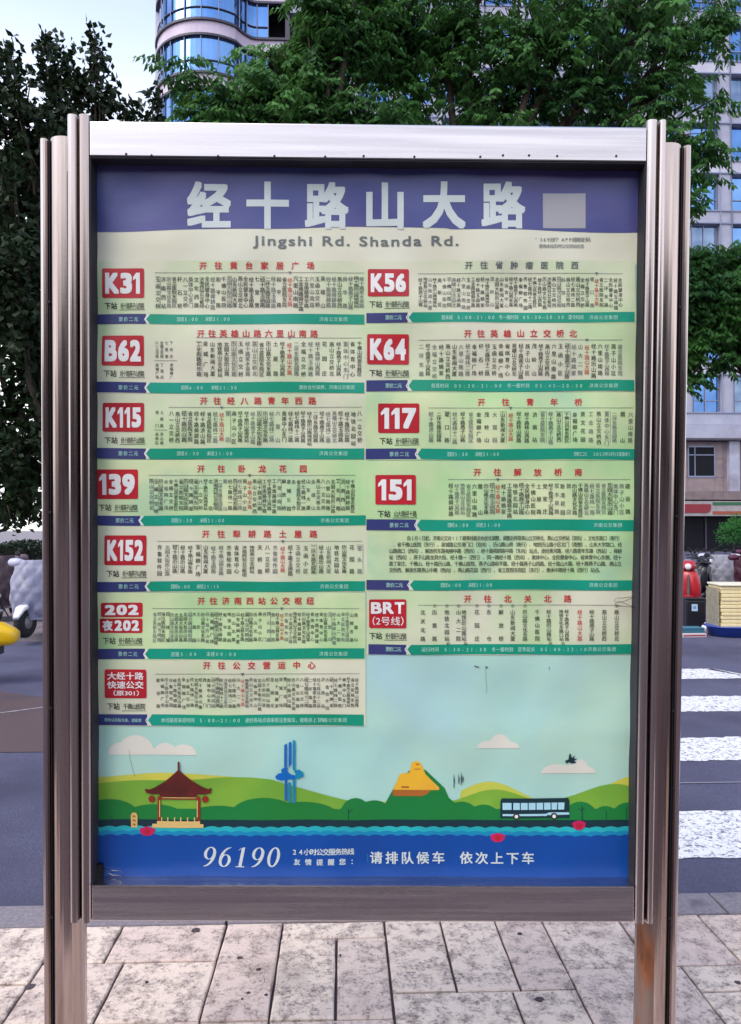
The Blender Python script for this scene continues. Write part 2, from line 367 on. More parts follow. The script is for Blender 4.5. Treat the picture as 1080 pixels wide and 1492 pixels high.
class Ink:
    """flat print: triangles in artwork units, laid on the rippled paper sheet"""
    def __init__(s): s.V = []; s.T = []; s.n = 0
    def add(s, P, T, layer):
        P = np.asarray(P, float); T = np.asarray(T, int)
        if len(P) == 0 or len(T) == 0: return
        if P.shape[1] == 3: layer = layer + P[:, 2]; P = P[:, :2]
        uv = uv_many(P); z = ripple(uv[:, 0], uv[:, 1]) + layer * LAY
        s.V.append(np.column_stack([uv, z])); s.T.append(T + s.n); s.n += len(P)
    def grid(s, x0, x1, y0, y1, layer, step=7):
        s.band([x0, x1], lambda x: y0, lambda x: y1, layer, step)
    def band(s, xr, ytop, ybot, layer, step=6):
        nx = max(1, int(abs(xr[1] - xr[0]) / step)); xs = np.linspace(xr[0], xr[1], nx + 1)
        T0 = np.array([ytop(x) for x in xs], float); T1 = np.array([ybot(x) for x in xs], float)
        ny = max(1, int(np.max(np.abs(T1 - T0)) / 8))
        P = []; T = []
        for j in range(ny + 1):
            P += list(zip(xs, T0 + (T1 - T0) * j / ny))
        m = nx + 1
        for j in range(ny):
            for i in range(nx):
                a = j * m + i; T += [(a, a + m, a + m + 1), (a, a + m + 1, a + 1)]
        s.add(P, T, layer)
    def poly(s, pts, layer, thr=16):
        tris = tessellate_polygon([[Vector((p[0], p[1], 0)) for p in pts]])
        bm = bmesh.new(); vs = [bm.verts.new((p[0], p[1], 0)) for p in pts]
        for t in tris:
            try: bm.faces.new([vs[i] for i in t])
            except ValueError: pass
        for _ in range(4):
            es = [e for e in bm.edges if e.calc_length() > thr]
            if not es: break
            bmesh.ops.subdivide_edges(bm, edges=es, cuts=1); bmesh.ops.triangulate(bm, faces=bm.faces)
        bm.verts.index_update(); bm.verts.ensure_lookup_table()
        P = [(v.co.x, v.co.y) for v in bm.verts]; T = []
        for f_ in bm.faces:
            i = [v.index for v in f_.verts]; a, b, c_ = [P[k] for k in i]
            if (b[0] - a[0]) * (c_[1] - a[1]) - (b[1] - a[1]) * (c_[0] - a[0]) > 0: i = i[::-1]
            T.append(i)
        bm.free(); s.add(P, T, layer)
    def disc(s, x, y, rx, ry, layer, n=16):
        s.poly([(x + rx * math.cos(2 * math.pi * k / n), y + ry * math.sin(2 * math.pi * k / n)) for k in range(n)], layer)
    def stroke(s, pts, w, layer):
        for (a, b) in zip(pts, pts[1:]):
            d = math.hypot(b[0] - a[0], b[1] - a[1]) or 1; nx, ny = -(b[1] - a[1]) / d * w / 2, (b[0] - a[0]) / d * w / 2
            s.poly([(a[0] + nx, a[1] + ny), (b[0] + nx, b[1] + ny), (b[0] - nx, b[1] - ny), (a[0] - nx, a[1] - ny)], layer, 30)
    def build(s, name, m, parent, label=None):
        V = np.concatenate(s.V); T = np.concatenate(s.T)
        # all print faces the viewer of the board
        a, b, c_ = V[T[:, 0], :2], V[T[:, 1], :2], V[T[:, 2], :2]
        cr = (b[:, 0] - a[:, 0]) * (c_[:, 1] - a[:, 1]) - (b[:, 1] - a[:, 1]) * (c_[:, 0] - a[:, 0])
        T[cr < 0] = T[cr < 0][:, ::-1]
        o = obj(name, np_mesh(name, V, T), m, parent)
        if label: o['label'] = label
        if 'lettering' in name or 'line' in name or 'artwork' in name or 'mark' in name: o['kind'] = 'stuff'
        return o

GL = {}
def glyphs(s, off=0.0, spacing=1.0):
    k = (s, off, spacing)
    if k not in GL and off > 0:
        V, T = glyphs(s, 0.0, spacing); q = off * .8
        sh = [(-q, 0), (q, 0)] if off < .018 else ([(-q, -q), (q, -q), (-q, q), (q, q)] if off < .027 else [(-q, -q), (q, -q), (-q, q), (q, q), (0, q), (0, -q), (-q, 0), (q, 0)])
        if off > .045: sh += [(-q, -q / 2), (q, -q / 2), (-q, q / 2), (q, q / 2)]
        GL[k] = (np.concatenate([np.column_stack([V[:, 0] + a, V[:, 1] + b, np.full(len(V), j * .07)]) for j, (a, b) in enumerate(sh)]),
                 np.concatenate([T + len(V) * j for j in range(len(sh))]))
    if k not in GL:
        cu = bpy.data.curves.new('txt', 'FONT'); cu.body = s; cu.size = 1; cu.offset = off; cu.resolution_u = 3; cu.space_character = spacing
        o = bpy.data.objects.new('txt', cu); COL.objects.link(o)
        me = o.to_mesh(); me.calc_loop_triangles()
        V = np.array([(v.co[0], v.co[1], 0.0) for v in me.vertices]).reshape(-1, 3); T = np.array([t.vertices[:] for t in me.loop_triangles]).reshape(-1, 3)
        o.to_mesh_clear(); bpy.data.objects.remove(o); bpy.data.curves.remove(cu)
        GL[k] = (V, T)
    return GL[k]
def split4(V, T, times):
    for _ in range(times):
        n = len(V); m = len(T); a, b, c_ = V[T[:, 0]], V[T[:, 1]], V[T[:, 2]]
        V = np.concatenate([V, (a + b) / 2, (b + c_) / 2, (c_ + a) / 2]); k = np.arange(m); ab, bc, ca = n + k, n + m + k, n + 2 * m + k
        T = np.concatenate([np.stack([T[:, 0], ab, ca], 1), np.stack([ab, T[:, 1], bc], 1), np.stack([ca, bc, T[:, 2]], 1), np.stack([ab, bc, ca], 1)])
    return V, T
def put(ink, ch, xc, yc, w, h, layer, off=0.0):
    if ch in ' 　': return
    V, T = glyphs(ch, off)
    if not len(V): return
    if h > 15: V, T = split4(V, T, 3 if h > 40 else 1)
    narrow = ord(ch) < 0x2000
    cx = (V[:, 0].min() + V[:, 0].max()) / 2 if narrow else .5
    P = np.column_stack([xc + (V[:, 0] - cx) * w, yc - (V[:, 1] - .38) * h, V[:, 2]]); ink.add(P, T, layer)
def row(ink, s, x0, x1, yc, h, layer, off=0.0, w=None):
    n = len(s); st = (x1 - x0) / n
    for i, ch in enumerate(s): put(ink, ch, x0 + st * (i + .5), yc, w or h, h, layer, off)
def colm(ink, s, xc, y0, y1, w, layer, off=0.0):
    n = len(s); h = min(w * 1.05, (y1 - y0) / n * 1.04); st = (y1 - y0 - h) / max(1, n - 1) if n > 1 else 0
    for i, ch in enumerate(s): put(ink, ch, xc, y0 + h / 2 + st * i, w, h, layer, off)
def fit(ink, s, x0, y0, x1, y1, layer, off=0.0, spacing=1.0):
    V, T = glyphs(s, off, spacing)
    a, b = V.min(0), V.max(0)
    if y1 - y0 > 12: V, T = split4(V, T, 1)
    ink.add(np.column_stack([x0 + (V[:, 0] - a[0]) / (b[0] - a[0]) * (x1 - x0), y1 - (V[:, 1] - a[1]) / (b[1] - a[1]) * (y1 - y0), V[:, 2]]), T, layer)

def badge_text(ink, s, x0, y0, x1, y1, layer, off):
    if not s.isascii(): return fit(ink, s, x0, y0, x1, y1, layer, off)
    wd = {'1': .68, 'K': 1.16, 'B': 1.12, 'R': 1.12, 'T': 1.0}; tot = sum(wd.get(c, 1) for c in s); u_ = (x1 - x0) / tot; x = x0; H = y1 - y0
    for c in s:
        w = wd.get(c, 1) * u_; a, b = x + u_ * .045, x + w - u_ * .045
        if c == '1':
            r = b - u_ * .08; t = u_ * .30
            ink.poly([(r, y0), (r, y1), (r - t, y1), (r - t, y0 + H * .27), (a - u_ * .02, y0 + H * .36), (a - u_ * .02, y0 + H * .21), (r - t * .95, y0)], layer, 12)
        else: fit(ink, c, a, y0, b, y1, layer, off)
        x += w
# ---- print and paper materials
def ink_mat(name, c, c2=None, rough=.36, sc=5, bump=.004): return mat(name, c, rough, c2=c2 or c, scale=sc, bump=bump, bscale=5.5, spec=.5)
p_band = ink_mat('header_blue_print', '#46528c', '#504a84', sc=2.6)
p_cream = ink_mat('cream_paper', '#d9d8bd', '#dcdcc9', sc=4)
p_strip = mat('route_strip_paper', '#d8d8bd', .36, c2='#bdd4a2', scale=3.2, lo=.42, hi=.62, bump=.004, bscale=5.5, spec=.5, c3='#d8d3c0', s3=4.5, lo3=.5, hi3=.72)
p_strip2 = mat('route_strip_paper_green', '#b2d69a', .36, c2='#d4deae', scale=3.6, lo=.40, hi=.60, bump=.004, bscale=5.5, spec=.5, c3='#a9cfa6', s3=4.5, lo3=.5, hi3=.72)
p_red = ink_mat('red_print', '#c1232d', '#a91f2c')
p_redt = ink_mat('red_lettering', '#c33a3a')
p_dark = ink_mat('dark_lettering', '#2e332c', '#3a3f36', sc=14)
p_mid = ink_mat('grey_lettering', '#5d6163', '#757a7a', sc=14)
p_grey = ink_mat('heading_grey_print', '#69716f')
p_white = ink_mat('white_print', '#e6e6e2')
p_title = ink_mat('title_white_print', '#ccd6d4')
p_green = ink_mat('green_bar_print', '#0f8f6c', '#12977f')
p_navy = ink_mat('navy_print', '#2c3a72', '#3b3d70', sc=3)
p_pale = ink_mat('pale_green_lettering', '#a9dcc8')
p_sky = mat('poster_sky_print', '#a6d4ca', .36, c2='#b6d8c2', scale=2.2, bump=.004, bscale=5.5, spec=.5, c3='#a5cbd2', s3=1.3)
p_cloud = ink_mat('cloud_print', '#dcd9cb')
p_hilly = ink_mat('yellow_hill_print', '#b7c552', '#cfc94e')
p_hill1 = ink_mat('olive_hill_print', '#84b03c', '#6ba33a')
p_hill2 = ink_mat('dark_green_tree_print', '#1f7c36', '#167a3c', sc=3)
p_road = ink_mat('poster_road_print', '#16343d')
p_wave1 = ink_mat('teal_wave_print', '#1fa3b0', '#2ab5b8')
p_wave2 = ink_mat('mid_wave_print', '#1687b3')
p_sea = ink_mat('deep_blue_print', '#0b4a9c', '#0a4391', sc=2)
p_pav = ink_mat('pavilion_roof_print', '#6b2620', '#50201d', sc=20)
p_wood = ink_mat('pavilion_red_print', '#8a2f22')
p_stone = ink_mat('pavilion_base_print', '#d9b873')
p_gold = ink_mat('golden_print', '#e7b32f', '#dda23a', sc=10)
p_brown = ink_mat('brown_print', '#a9642a')
p_tow = ink_mat('blue_sculpture_print', '#0c66b8')
p_tow2 = ink_mat('teal_sculpture_print', '#1186ae')
p_lot = ink_mat('lotus_print', '#d3245f', '#b51f56')

# ---- steel case
def arcp(a0, a1, wb, wt, n=6):
    """half-round ridge between a0 and a1 rising from wb to wt"""
    return [(a0 + (a1 - a0) * (1 - math.cos(math.pi * k / n)) / 2, wb + (wt - wb) * math.sin(math.pi * k / n) ** .55) for k in range(n + 1)]
Lp = [(-.725, -.055)] + arcp(-.725, -.7005, .034, .051, 8) + [(-.699, .030), (-.698, .030)] + arcp(-.6965, -.6715, .036, .052, 8) + [(-.6715, -.055)]
Rp = [(.6815, -.055)] + arcp(.6815, .7065, .036, .052, 8) + [(.708, .030), (.709, .030)] + arcp(.7105, .7285, .034, .051, 8) + [(.7285, -.055)]
for prof, top in ((Lp, .984), (Rp, .986)):
    o = obj('side_frame', prism(bmesh.new(), prof, -.994, top, nseg=8), steel, board)
    for p_ in o.data.polygons: p_.use_smooth = False
def rail(v0, v1, name):
    bm = bmesh.new(); box(bm, -.6705, .6805, v0, v1, -.05, .046, bev=.003); return obj(name, bm, steel_rail, board)
rail(.886, .969, 'top_rail'); rail(-.992, -.903, 'bottom_rail')
obj('back_panel', mbox(-.6705, .6805, -.9025, .8855, -.052, -.012), steel_dark, board)
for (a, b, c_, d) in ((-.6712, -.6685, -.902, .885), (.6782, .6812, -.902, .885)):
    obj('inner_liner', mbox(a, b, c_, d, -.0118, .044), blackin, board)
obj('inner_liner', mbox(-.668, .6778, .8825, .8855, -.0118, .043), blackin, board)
obj('drip_ledge', mbox(-.668, .6778, -.9028, -.9, -.0118, .049, bev=.0008), steel_rail, board)
for px, py in ((184, 222), (221, 224), (318, 225), (474, 226), (530, 225), (604, 226), (733, 224), (771, 224), (812, 225), (898, 225), (700, 226), (400, 225)):
    r = ray(px, py); q = BM.inverted() @ onplane(px, py + 2.5, .046)
    bm = bmesh.new(); lathe(bm, [(.003, 0), (.003, .0008), (.002, .0016), (.0006, .002)], 10, Matrix.Translation((q.x, q.y, .0461)))
    fixn(bm); obj('rivet', bm, black, board)
# ---- posts
ZB = -1.528
def post(sgn):
    u = lambda a: sgn * a
    prof = [(u(.775), -.088), (u(.7950), -.07)] + [(u(.7950 - (.0745) * (1 - math.cos(math.pi * k / 12)) / 2), -.045 + .045 * math.sin(math.pi * k / 12) ** .7) for k in range(13)] + [(u(.722), -.062), (u(.742), -.088)]
    bm = bmesh.new(); prism(bm, prof, ZB, .955, nseg=10)
    P = obj('post', bm, steel_dark, board)
    ch = [(u(.8175), -.08)] + [(u(.8175 - .0195 * (1 - math.cos(math.pi * k / 6)) / 2), -.03 + .018 * math.sin(math.pi * k / 6) ** .6) for k in range(7)] + [(u(.798), -.08)]
    obj('post_edge_strip', prism(bmesh.new(), ch, ZB, .9545, nseg=6), steel, P)
    a, b = sorted((u(.7978), u(.7952)))
    obj('post_seam', mbox(a, b, ZB + .002, .953, -.08, -.022), black, P)
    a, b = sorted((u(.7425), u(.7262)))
    obj('gap_shade_strip', mbox(a, b, -.962, .868, -.05, .004, bev=.003), black, P)  # solid black strip standing in for the shade between post and frame
    # small bolts along the seam
    for v in (.55, .02, -.48, -1.02):
        bm = bmesh.new(); lathe(bm, [(.0042, 0), (.0038, .003), (.0012, .004)], 8, Matrix.Translation((u(.7966), v, -.021))); fixn(bm)
        obj('bolt', bm, black, P)
    return P
post(-1); PR = post(1)
# rust bloom low on the right leg
prof = [(.7215 + .0, -.05)] + [(.7205 + .028 * (1 - math.cos(math.pi * k / 12 * .62)) / 2 * 1.6, -.0445 + .047 * math.sin(math.pi * k / 12 * .62) ** .7) for k in range(13)] + [(.7530, -.05)]
o = obj('rust_patch', prism(bmesh.new(), prof, ZB + .003, -.998, nseg=8), rust, PR); o['label'] = 'orange rust running down the inner side of the right leg'

# ---- base poster
poster_ink = Ink(); poster_ink.grid(137, 938, 238, 1296, 0, 7)
poster = poster_ink.build('poster', p_sky, board); poster['label'] = 'printed route poster with blue heading and lakeside picture'
i = Ink(); i.band([137, 938], lambda x: 238, lambda x: 385 + 2 * math.sin(x / 60), 1, 10); i.build('cream_field', p_cream, poster)
hb = lambda x: 337 + 3.2 * math.cos((x - 140) / 400 * math.pi) - 1.0 * math.sin(x / 37) + (1.4 if x > 650 else 0)
i = Ink(); i.band([137, 938], lambda x: 238, lambda x: hb(x) - 3, 2, 8); i.build('title_band', p_band, poster)
for ch, xc in zip('经十路山大路', (305, 390, 476, 561, 647, 733)):
    i = Ink(); put(i, ch, xc, 299.5 if ch != '山' else 300, 64, 70, 3, .042); i.build('title_character', p_title, poster)
i = Ink(); fit(i, 'Jingshi Rd. Shanda Rd.', 369, 344, 668, 363, 3, .022, 1.18); 
i.build('subtitle_lettering', p_grey, poster)
i = Ink(); i.grid(791, 853, 282, 333, 3, 10); i.build('blank_patch', mat('blank_patch_print', '#a3a2a8', .5), poster)
i = Ink(); row(i, '“369出行”APP或微信扫码', 780, 860, 349.5, 7.2, 3, .01, 6.6); row(i, '查询本站实时公交到站信息', 785, 851, 359, 6.4, 3, .01, 6)
i.build('caption_lettering', p_mid, poster)

# ---- route strips
POOL = ('燕山立交桥北 燕山立交桥西 经十路燕子山路 经十路燕子山西路 千佛山医院 经十路历山路 历山路文化东路 解放桥 花园庄 东仓 山大二院 北关北路 历黄路 '
        '地铁北园站 山东新闻大厦 泉城广场 趵突泉 泉城公园 省体育中心 八一立交桥 经十路舜耕路 经十路玉函路 全民健身中心 经七路纬一路 经七路纬二路 大观园 '
        '济南站 天桥南 北坦 西门 南门 杆石桥 青年桥 甸柳新村 山大南路 洪家楼 花园路 七里堡 辛庄 奥体中心 龙奥大厦 丁家庄 贤文花园 高新区 齐鲁软件园 '
        '舜华路 会展中心 山师东路 文化西路 和平路 燕子山小区 姚家庄 浆水泉路 转山西路 洪山路 经十路洪山路 经十路姚家 省博物馆 下井庄 经十路转山西路 科技城 '
        '英雄山 六里山 六里山南路 四里村 马鞍山路 玉函小区 玉函立交桥 建设路 土屋路 党家庄 二环南路 二环东路 工业南路 窑头路 茂岭山 中井庄 甸柳庄 山东大厦 '
        '省立医院东院 经十东路 王舍人 郭店 黄台 黄台南路 全福立交桥 幸福柳广场 北园大街 历山北路 无影山 堤口路 段店 匡山 腊山 济南西站 卧龙花园 兴隆山庄').split()
RED = '经十路山大路'
prng = random.Random(5)
LONG = [p for p in POOL if len(p) >= 5] + ['经十路历山路地铁站', '经十路燕子山西路', '经十路山师东路', '省立医院东院区', '奥体中心东门', '经七路纬十二路', '英雄山立交桥北', '历山路文化东路', '地铁燕山立交桥站', '千佛山风景名胜区', '济南西站公交枢纽', '经十路浆水泉路', '工业南路舜华路', '北园大街历山路', '二环东路花园路']
def strip_panel(no, X0, X1, y_top, y_bar, bx, badge, btxt, nxt, dest, dx, dy, cols, n, cy, redi, info, dest_m=None, tint=0, tail='济南公交集团', two=None, side_grp=None, skew=0.0, label=None, brt=None, notice=None):
    """one pasted route strip: paper, badge, bars, vertical stop names"""
    yb0, yb1 = y_bar
    P = Ink(); P.band([X0, X1], lambda x: y_top, lambda x: yb1 + .8, 2 + (no % 2) * .6, 7)
    pan = P.build('route_panel', p_strip2 if tint else p_strip, board, label)
    L0 = 3.6
    nx0, nx1, gx0, gx1 = bx
    q = Ink(); q.band([nx0, nx1], lambda x: yb0 + .6 * math.sin(x / 40 + no), lambda x: yb1 + .6 * math.sin(x / 40 + no), L0, 10)
    ym = (yb0 + yb1) / 2; q.poly([(nx1, yb0 + .5), (nx1 + .5, yb0 + .5), (nx1 - 3.5 + .5, ym), (nx1 + .5, yb1), (nx1, yb1)][::1], L0 + .6) if False else None
    q.build('fare_bar', p_navy, pan)
    q = Ink(); q.band([gx0 + 4, gx1], lambda x: yb0 + .6 * math.sin(x / 40 + no), lambda x: yb1 + .6 * math.sin(x / 40 + no), L0, 10)
    q.poly([(gx0 + 4.1, yb0 + .6 * math.sin(gx0 / 40 + no)), (gx0 + 4.1, yb1 + .6 * math.sin(gx0 / 40 + no)), (gx0 - 1.5, ym)], L0)
    q.build('timetable_bar', p_green, pan)
    w_ = Ink()
    w_.stroke([(nx1 + 2.5, yb0 + 1), (nx1 - 2, ym), (nx1 + 2.5, yb1 - .5)], 1.3, L0 + 1)
    w_.stroke([(gx0 + 2.4, yb0 + 1), (gx0 - 2.5, ym), (gx0 + 2.4, yb1 - .5)], 1.1, L0 + 1)
    k = Ink()
    row(k, '票价二元', nx0 + (nx1 - nx0) * .46, nx0 + (nx1 - nx0) * .86, ym, 7.2, L0 + 1, .012, 6.4) if not side_grp == 'night' else row(k, '票价以实际为准，请留意', nx0 + 14, nx1 - 8, ym, 5.4, L0 + 1, .01, 5)
    g = Ink()
    if info: row(g, info[0], info[1], info[2], ym, 7.4, L0 + 1, .016, info[3] if len(info) > 3 else 6.2)
    if tail: row(g, tail, gx1 - 66 if len(tail) < 8 else gx1 - 95, gx1 - 24 if len(tail) < 8 else gx1 - 14, ym, 6.8, L0 + 1, .012, 6.4)
    k.build('fare_lettering', p_pale, pan); g.build('timetable_lettering', p_pale, pan)
    if badge:
        rr = Ink(); rects = badge if isinstance(badge[0], tuple) else [badge]
        for (a, b, c_, d) in rects:
            r_ = 2.4; pts = []
            for (cx, cy_, s) in ((c_ - r_, b + r_, -90), (c_ - r_, d - r_, 0), (a + r_, d - r_, 90), (a + r_, b + r_, 180)):
                pts += [(cx + r_ * math.cos(R(s + t)), cy_ + r_ * math.sin(R(s + t))) for t in (0, 30, 60, 90)]
            rr.poly(pts, L0 + .4)
        rr.build('route_badge', p_red, pan)
        for (s, a, b, c_, d, off) in btxt: badge_text(w_, s, a, b, c_, d, L0 + 1.4, off)
        nx, ny0, ny1, nend, ntext = nxt
        d_ = Ink(); row(d_, '下站', nx, nx + 19, (ny0 + ny1) / 2, 10.5, L0 + .6, .02, 9.6)
        row(d_, ntext, nx + 24, nend, (ny0 + ny1) / 2, 9.6, L0 + .6, .014, (nend - nx - 24) / len(ntext) * 1.12)
        d_.stroke([(nx + 22, ny1 + 1.6), (nend + 1, ny1 + 1.2)], .7, L0 + .6)
        d_.build('next_stop_lettering', p_dark, pan)
    w_.build('badge_lettering', p_white, pan)
    if dest:
        e = Ink(); row(e, dest, dx[0] - 4, dx[1] + 4, dy, 11.4, L0 + .6, .026, 11.4); e.build('destination_lettering', dest_m or p_redt, pan)
    S = Ink(); T = Ink(); dk = Ink()
    if notice:
        for j, ln in enumerate(notice):
            x0 = 567 + (26 if j == 0 else (6 if j == 1 else 0)); x1 = 905 if j < 5 else 878
            row(S, ln, x0, x1, 779 + 5 + j * 9.3, 7.6, L0 + .6, .012, (x1 - x0) / len(ln) * 1.08)
    elif brt:
        dk.stroke([(609, 881.5), (905, 881.5)], .6, L0 + .5)
        for (xc, s, fl) in brt:
            if fl & 1: put(S, '②', xc, 882.5, 5.5, 5.5, L0 + .8, .01)
            if fl & 4: put(S, '站', xc + 2, 937, 5.5, 5, L0 + 1.4, .01)
            colm(T if fl & 2 else S, s, xc, 888, 934, 7.4 if len(s) < 8 else 6.6, L0 + .6, .014)
    else:
        x0, x1 = cols
        ln_y = cy[0] - 5.5; S2 = Ink()
        dk.stroke([(x0 - 4, ln_y), (x1 + 4, ln_y)], .6, L0 + .5)
        st = (x1 - x0) / (n - 1); names = [prng.choice(LONG if prng.random() < .72 else POOL) for _ in range(n)]
        wch = min(7.4, st * .92); j = 0
        while j < n:
            xc = x0 + st * j
            if j == redi:
                colm(T, RED, xc, cy[0] + 2, cy[1] - 2, wch, L0 + .6, .01); dk.poly([(xc - 2.6, ln_y - 1.5), (xc + 2.6, ln_y - 1.5), (xc, ln_y + 3)], L0 + .7)
            else:
                s = names[j]; ext = prng.random() < .22
                lean = prng.uniform(-.6, .6)
                colm(S if prng.random() < .72 else S2, s, xc + lean * .3, cy[0] + prng.uniform(-.6, 1), cy[1] + (prng.uniform(2, 5) if ext and len(s) > 4 else prng.uniform(-1, .6)), wch, L0 + .6, .014)
                if prng.random() < .12:
                    dk.stroke([(xc + st * .45, cy[0]), (xc + st * .45, cy[1])], .5, L0 + .5); dk.stroke([(xc + st * .45, cy[0]), (xc - st * .4, cy[0])], .5, L0 + .5)
            j += 1
        if S2.V: S2.build('stop_name_lettering', p_mid, pan)
        if side_grp == 'double' or side_grp == 'one':
            xs = (229, 236, 243, 250) if side_grp == 'double' else (229, 236)
            for z, xc in enumerate(xs):
                colm(S, prng.choice(POOL)[:5], xc, cy[0] - 1, cy[0] + 24, 5.2, L0 + .6, .012)
                if z != 2: colm(S, prng.choice(POOL)[:4], xc, cy[0] + 31, cy[1] + 3, 5.2, L0 + .6, .012)
            dk.stroke([(xs[0] - 4, cy[0] + 27.5), (xs[-1] + 8, cy[0] + 27.5)], .6, L0 + .5)
    if S.V: S.build('stop_name_lettering', p_dark, pan)
    if dk.V: dk.build('ruled_line', p_mid, pan)
    if T.V: T.build('current_stop_lettering', p_redt, pan)
    return pan

J = '经十路燕子山西路'
LB = lambda a: (a[0] + 3.6, a[1] + 6.5, a[2] - 3.6, a[3] - 6)
def bt(s, b, off=.05): return [(s, *LB(b), .062)]
B = (149, 391, 210, 434); strip_panel(0, 137, 533, 380, (458, 472.5), (138, 213, 215, 531), B, bt('K31', B, .055), (152, 441, 450, 210, J), '开往黄台家居广场', (289, 460), 387.5, (230, 527), 38, (403, 449), 24, ('首班5:00  末班21:00', 258, 336), label='K31 route strip, top of the left column')
B = (149, 489, 210, 533); strip_panel(1, 137, 533, 473, (557, 572.5), (138, 213, 215, 531), B, bt('B62', B), (152, 540, 549, 210, J), '开往英雄山路六里山南路', (289, 462), 486.5, (290, 524), 24, (498, 549), 13, ('首班6:00  末班21:30', 264, 346), side_grp='double', tint=0, tail='票价含空调费，济南公交集团', label='B62 route strip')
B = (150, 587, 210, 629); strip_panel(2, 137, 533, 573.5, (653, 668.5), (138, 213, 215, 531), B, bt('K115', B, .045), (153, 637, 646, 211, J), '开往经八路青年西路', (291, 461), 584, (250, 524), 31, (599, 645), 8, ('首班5:30  末班21:00', 258, 340), side_grp='one', label='K115 route strip')
B = (141, 684, 202, 727); strip_panel(3, 137, 536, 670, (751, 765.5), (138, 205, 207, 533), B, bt('139', B), (144, 735, 744, 201, J), '开往卧龙花园', (282, 453), 683, (221, 514), 42, (698, 744), 20, ('首班5:30  末班21:00', 250, 328), tint=1, label='139 route strip')
B = (153, 780, 214, 823); strip_panel(4, 137, 536, 766, (847, 861.5), (138, 214, 216, 532), B, bt('K152', B, .04), (156, 831, 840, 214, J), '开往犁耕路土屋路', (293, 464), 778, (233, 524), 27, (794, 836), 16, ('首班6:00  末班21:15', 250, 320), label='K152 route strip')
strip_panel(5, 137, 533, 863, (945, 960), (138, 212, 214, 531), [(148, 878, 208, 899), (146, 901, 208, 922)], [('202', 153, 881, 203, 896, .06), ('夜', 150, 903.5, 165, 919, .05), ('202', 167, 903.5, 204, 919, .06)], (150, 929, 938, 208, J), '开往济南西站公交枢纽', (289, 457), 875.5, (226, 519), 47, (892, 935), 29, ('首班5:00  末班00:00', 250, 346), tint=1, label='202 and night 202 route strip')
B = (153, 975, 214, 1017); strip_panel(6, 137, 533, 961, (1041, 1057), (138, 215, 218, 530), B, [('大经十路', 157, 979, 210, 990, .025), ('快速公交', 157, 992, 210, 1003, .025), ('（原301）', 166, 1005.5, 203, 1013.5, .02)], (156, 1024, 1034, 212, '千佛山医院'), '开往公交营运中心', (295, 461), 969, (231, 520), 48, (987, 1031), 20, ('本线路首末班时间 5:00—21:00 途经各站点请乘客注意候车，按秩序上下车，', 235, 480, 6.2), side_grp='night', label='Jingshi Road rapid bus route strip, bottom of the left column')
B = (536, 392, 596, 432); strip_panel(7, 533, 926, 380, (455.5, 470), (534, 594, 597, 924), B, bt('K56', B), (538, 439, 448, 596, J), '开往省肿瘤医院西', (676, 844), 387, (613, 904), 43, (404, 448), 37, ('首末班 5:00-21:00 冬一般时刻 05:30—20:30 夏令时间', 643, 850), dest_m=p_grey, label='K56 route strip, top of the right column')
B = (535, 487, 596, 531); strip_panel(8, 533, 926, 471, (554, 570), (534, 594, 597, 924), B, bt('K64', B), (538, 539, 548, 596, J), '开往英雄山立交桥北', (676, 840), 486.5, (614, 903), 31, (501, 548), 25, ('首班时间 05:30-21:00 冬一般时刻 05:45—20:30', 628, 850), label='K64 route strip')
B = (551, 588, 611, 631); strip_panel(9, 533, 932, 571.5, (654, 669.5), (533, 607, 610, 931), B, bt('117', B), (553, 638, 647, 610, J), '开往青年桥', (688, 856), 586, (628, 918), 26, (600, 645), 10, ('首班5:30  末班21:00', 652, 728), tint=1, tail='票价二元  2022年3月1日起执行', label='117 route strip')
B = (547, 692, 606, 735); strip_panel(10, 533, 932, 671, (757, 773), (534, 606, 609, 930), B, bt('151', B), (550, 744, 753, 607, '山大路经十路'), '开往解放桥南', (685, 853), 688, (657, 914), 31, (704, 750), 8, ('首班6:00  末班21:00', 652, 730), tint=1, label='151 route strip')
NT = ['自3月1日起，济南公交对117路等线路走向优化调整，调整后停靠燕山立交桥北、燕山立交桥站（双向）、文化东路口（南行）',
      '、省千佛山医院（东行）、泉城路公交港门口（双向）、历山路山师（南行）、地铁历山路小区北门（南侧）、山东大学路口、经',
      '山路南口（西向）、解放桥东路甸柳中路（西向）、经十路舜耕路中路（东向）站点，途经黄河路、经八路青年东路（西站）、舜耕',
      '站（西向）、燕子山路龙洞大街、经十路一（西行）、同一路经十路（西向）、奥体中心、全民健身中心、省体育中心东侧、经十',
      '路丁家庄、千佛山、经十路历山路、千佛山医院、燕子山路和平路、经十路燕子山西路、经十路山大路、经十路燕子山路、燕山立',
      '交桥西、解放东路燕山中路（西向）、燕山路花园（西行）、省立医院东院区（东行）、奥体中路经十路（西行）站点。']
strip_panel(11, 535, 928, 774, (845, 859.5), (534, 596, 599, 924), None, None, None, None, None, None, None, 0, None, None, ('首班6:00  末班21:00', 642, 718), tint=1, notice=NT, label='strip with a six line printed notice, no route badge')
BR = [(616, '北关北路', 0), (633, '历黄路', 1), (651, '地铁北园站', 5), (668, '山大二院', 1), (676, '地铁历山路站', 4), (695, '花园庄', 1), (712.5, '东仓', 1), (730, '解放桥', 1), (747, '山东新闻大厦', 1), (765, '历山路文化东路', 1),
      (783, '千佛山医院', 0), (800, '经十路历山路站', 4), (818, '地铁文化东路口站', 4), (826, '经十路燕子山西路', 0), (844.6, '经十路山大路', 2), (862, '经十路燕子山路', 0), (880, '燕山立交桥西', 0), (898, '燕山立交桥北', 1)]
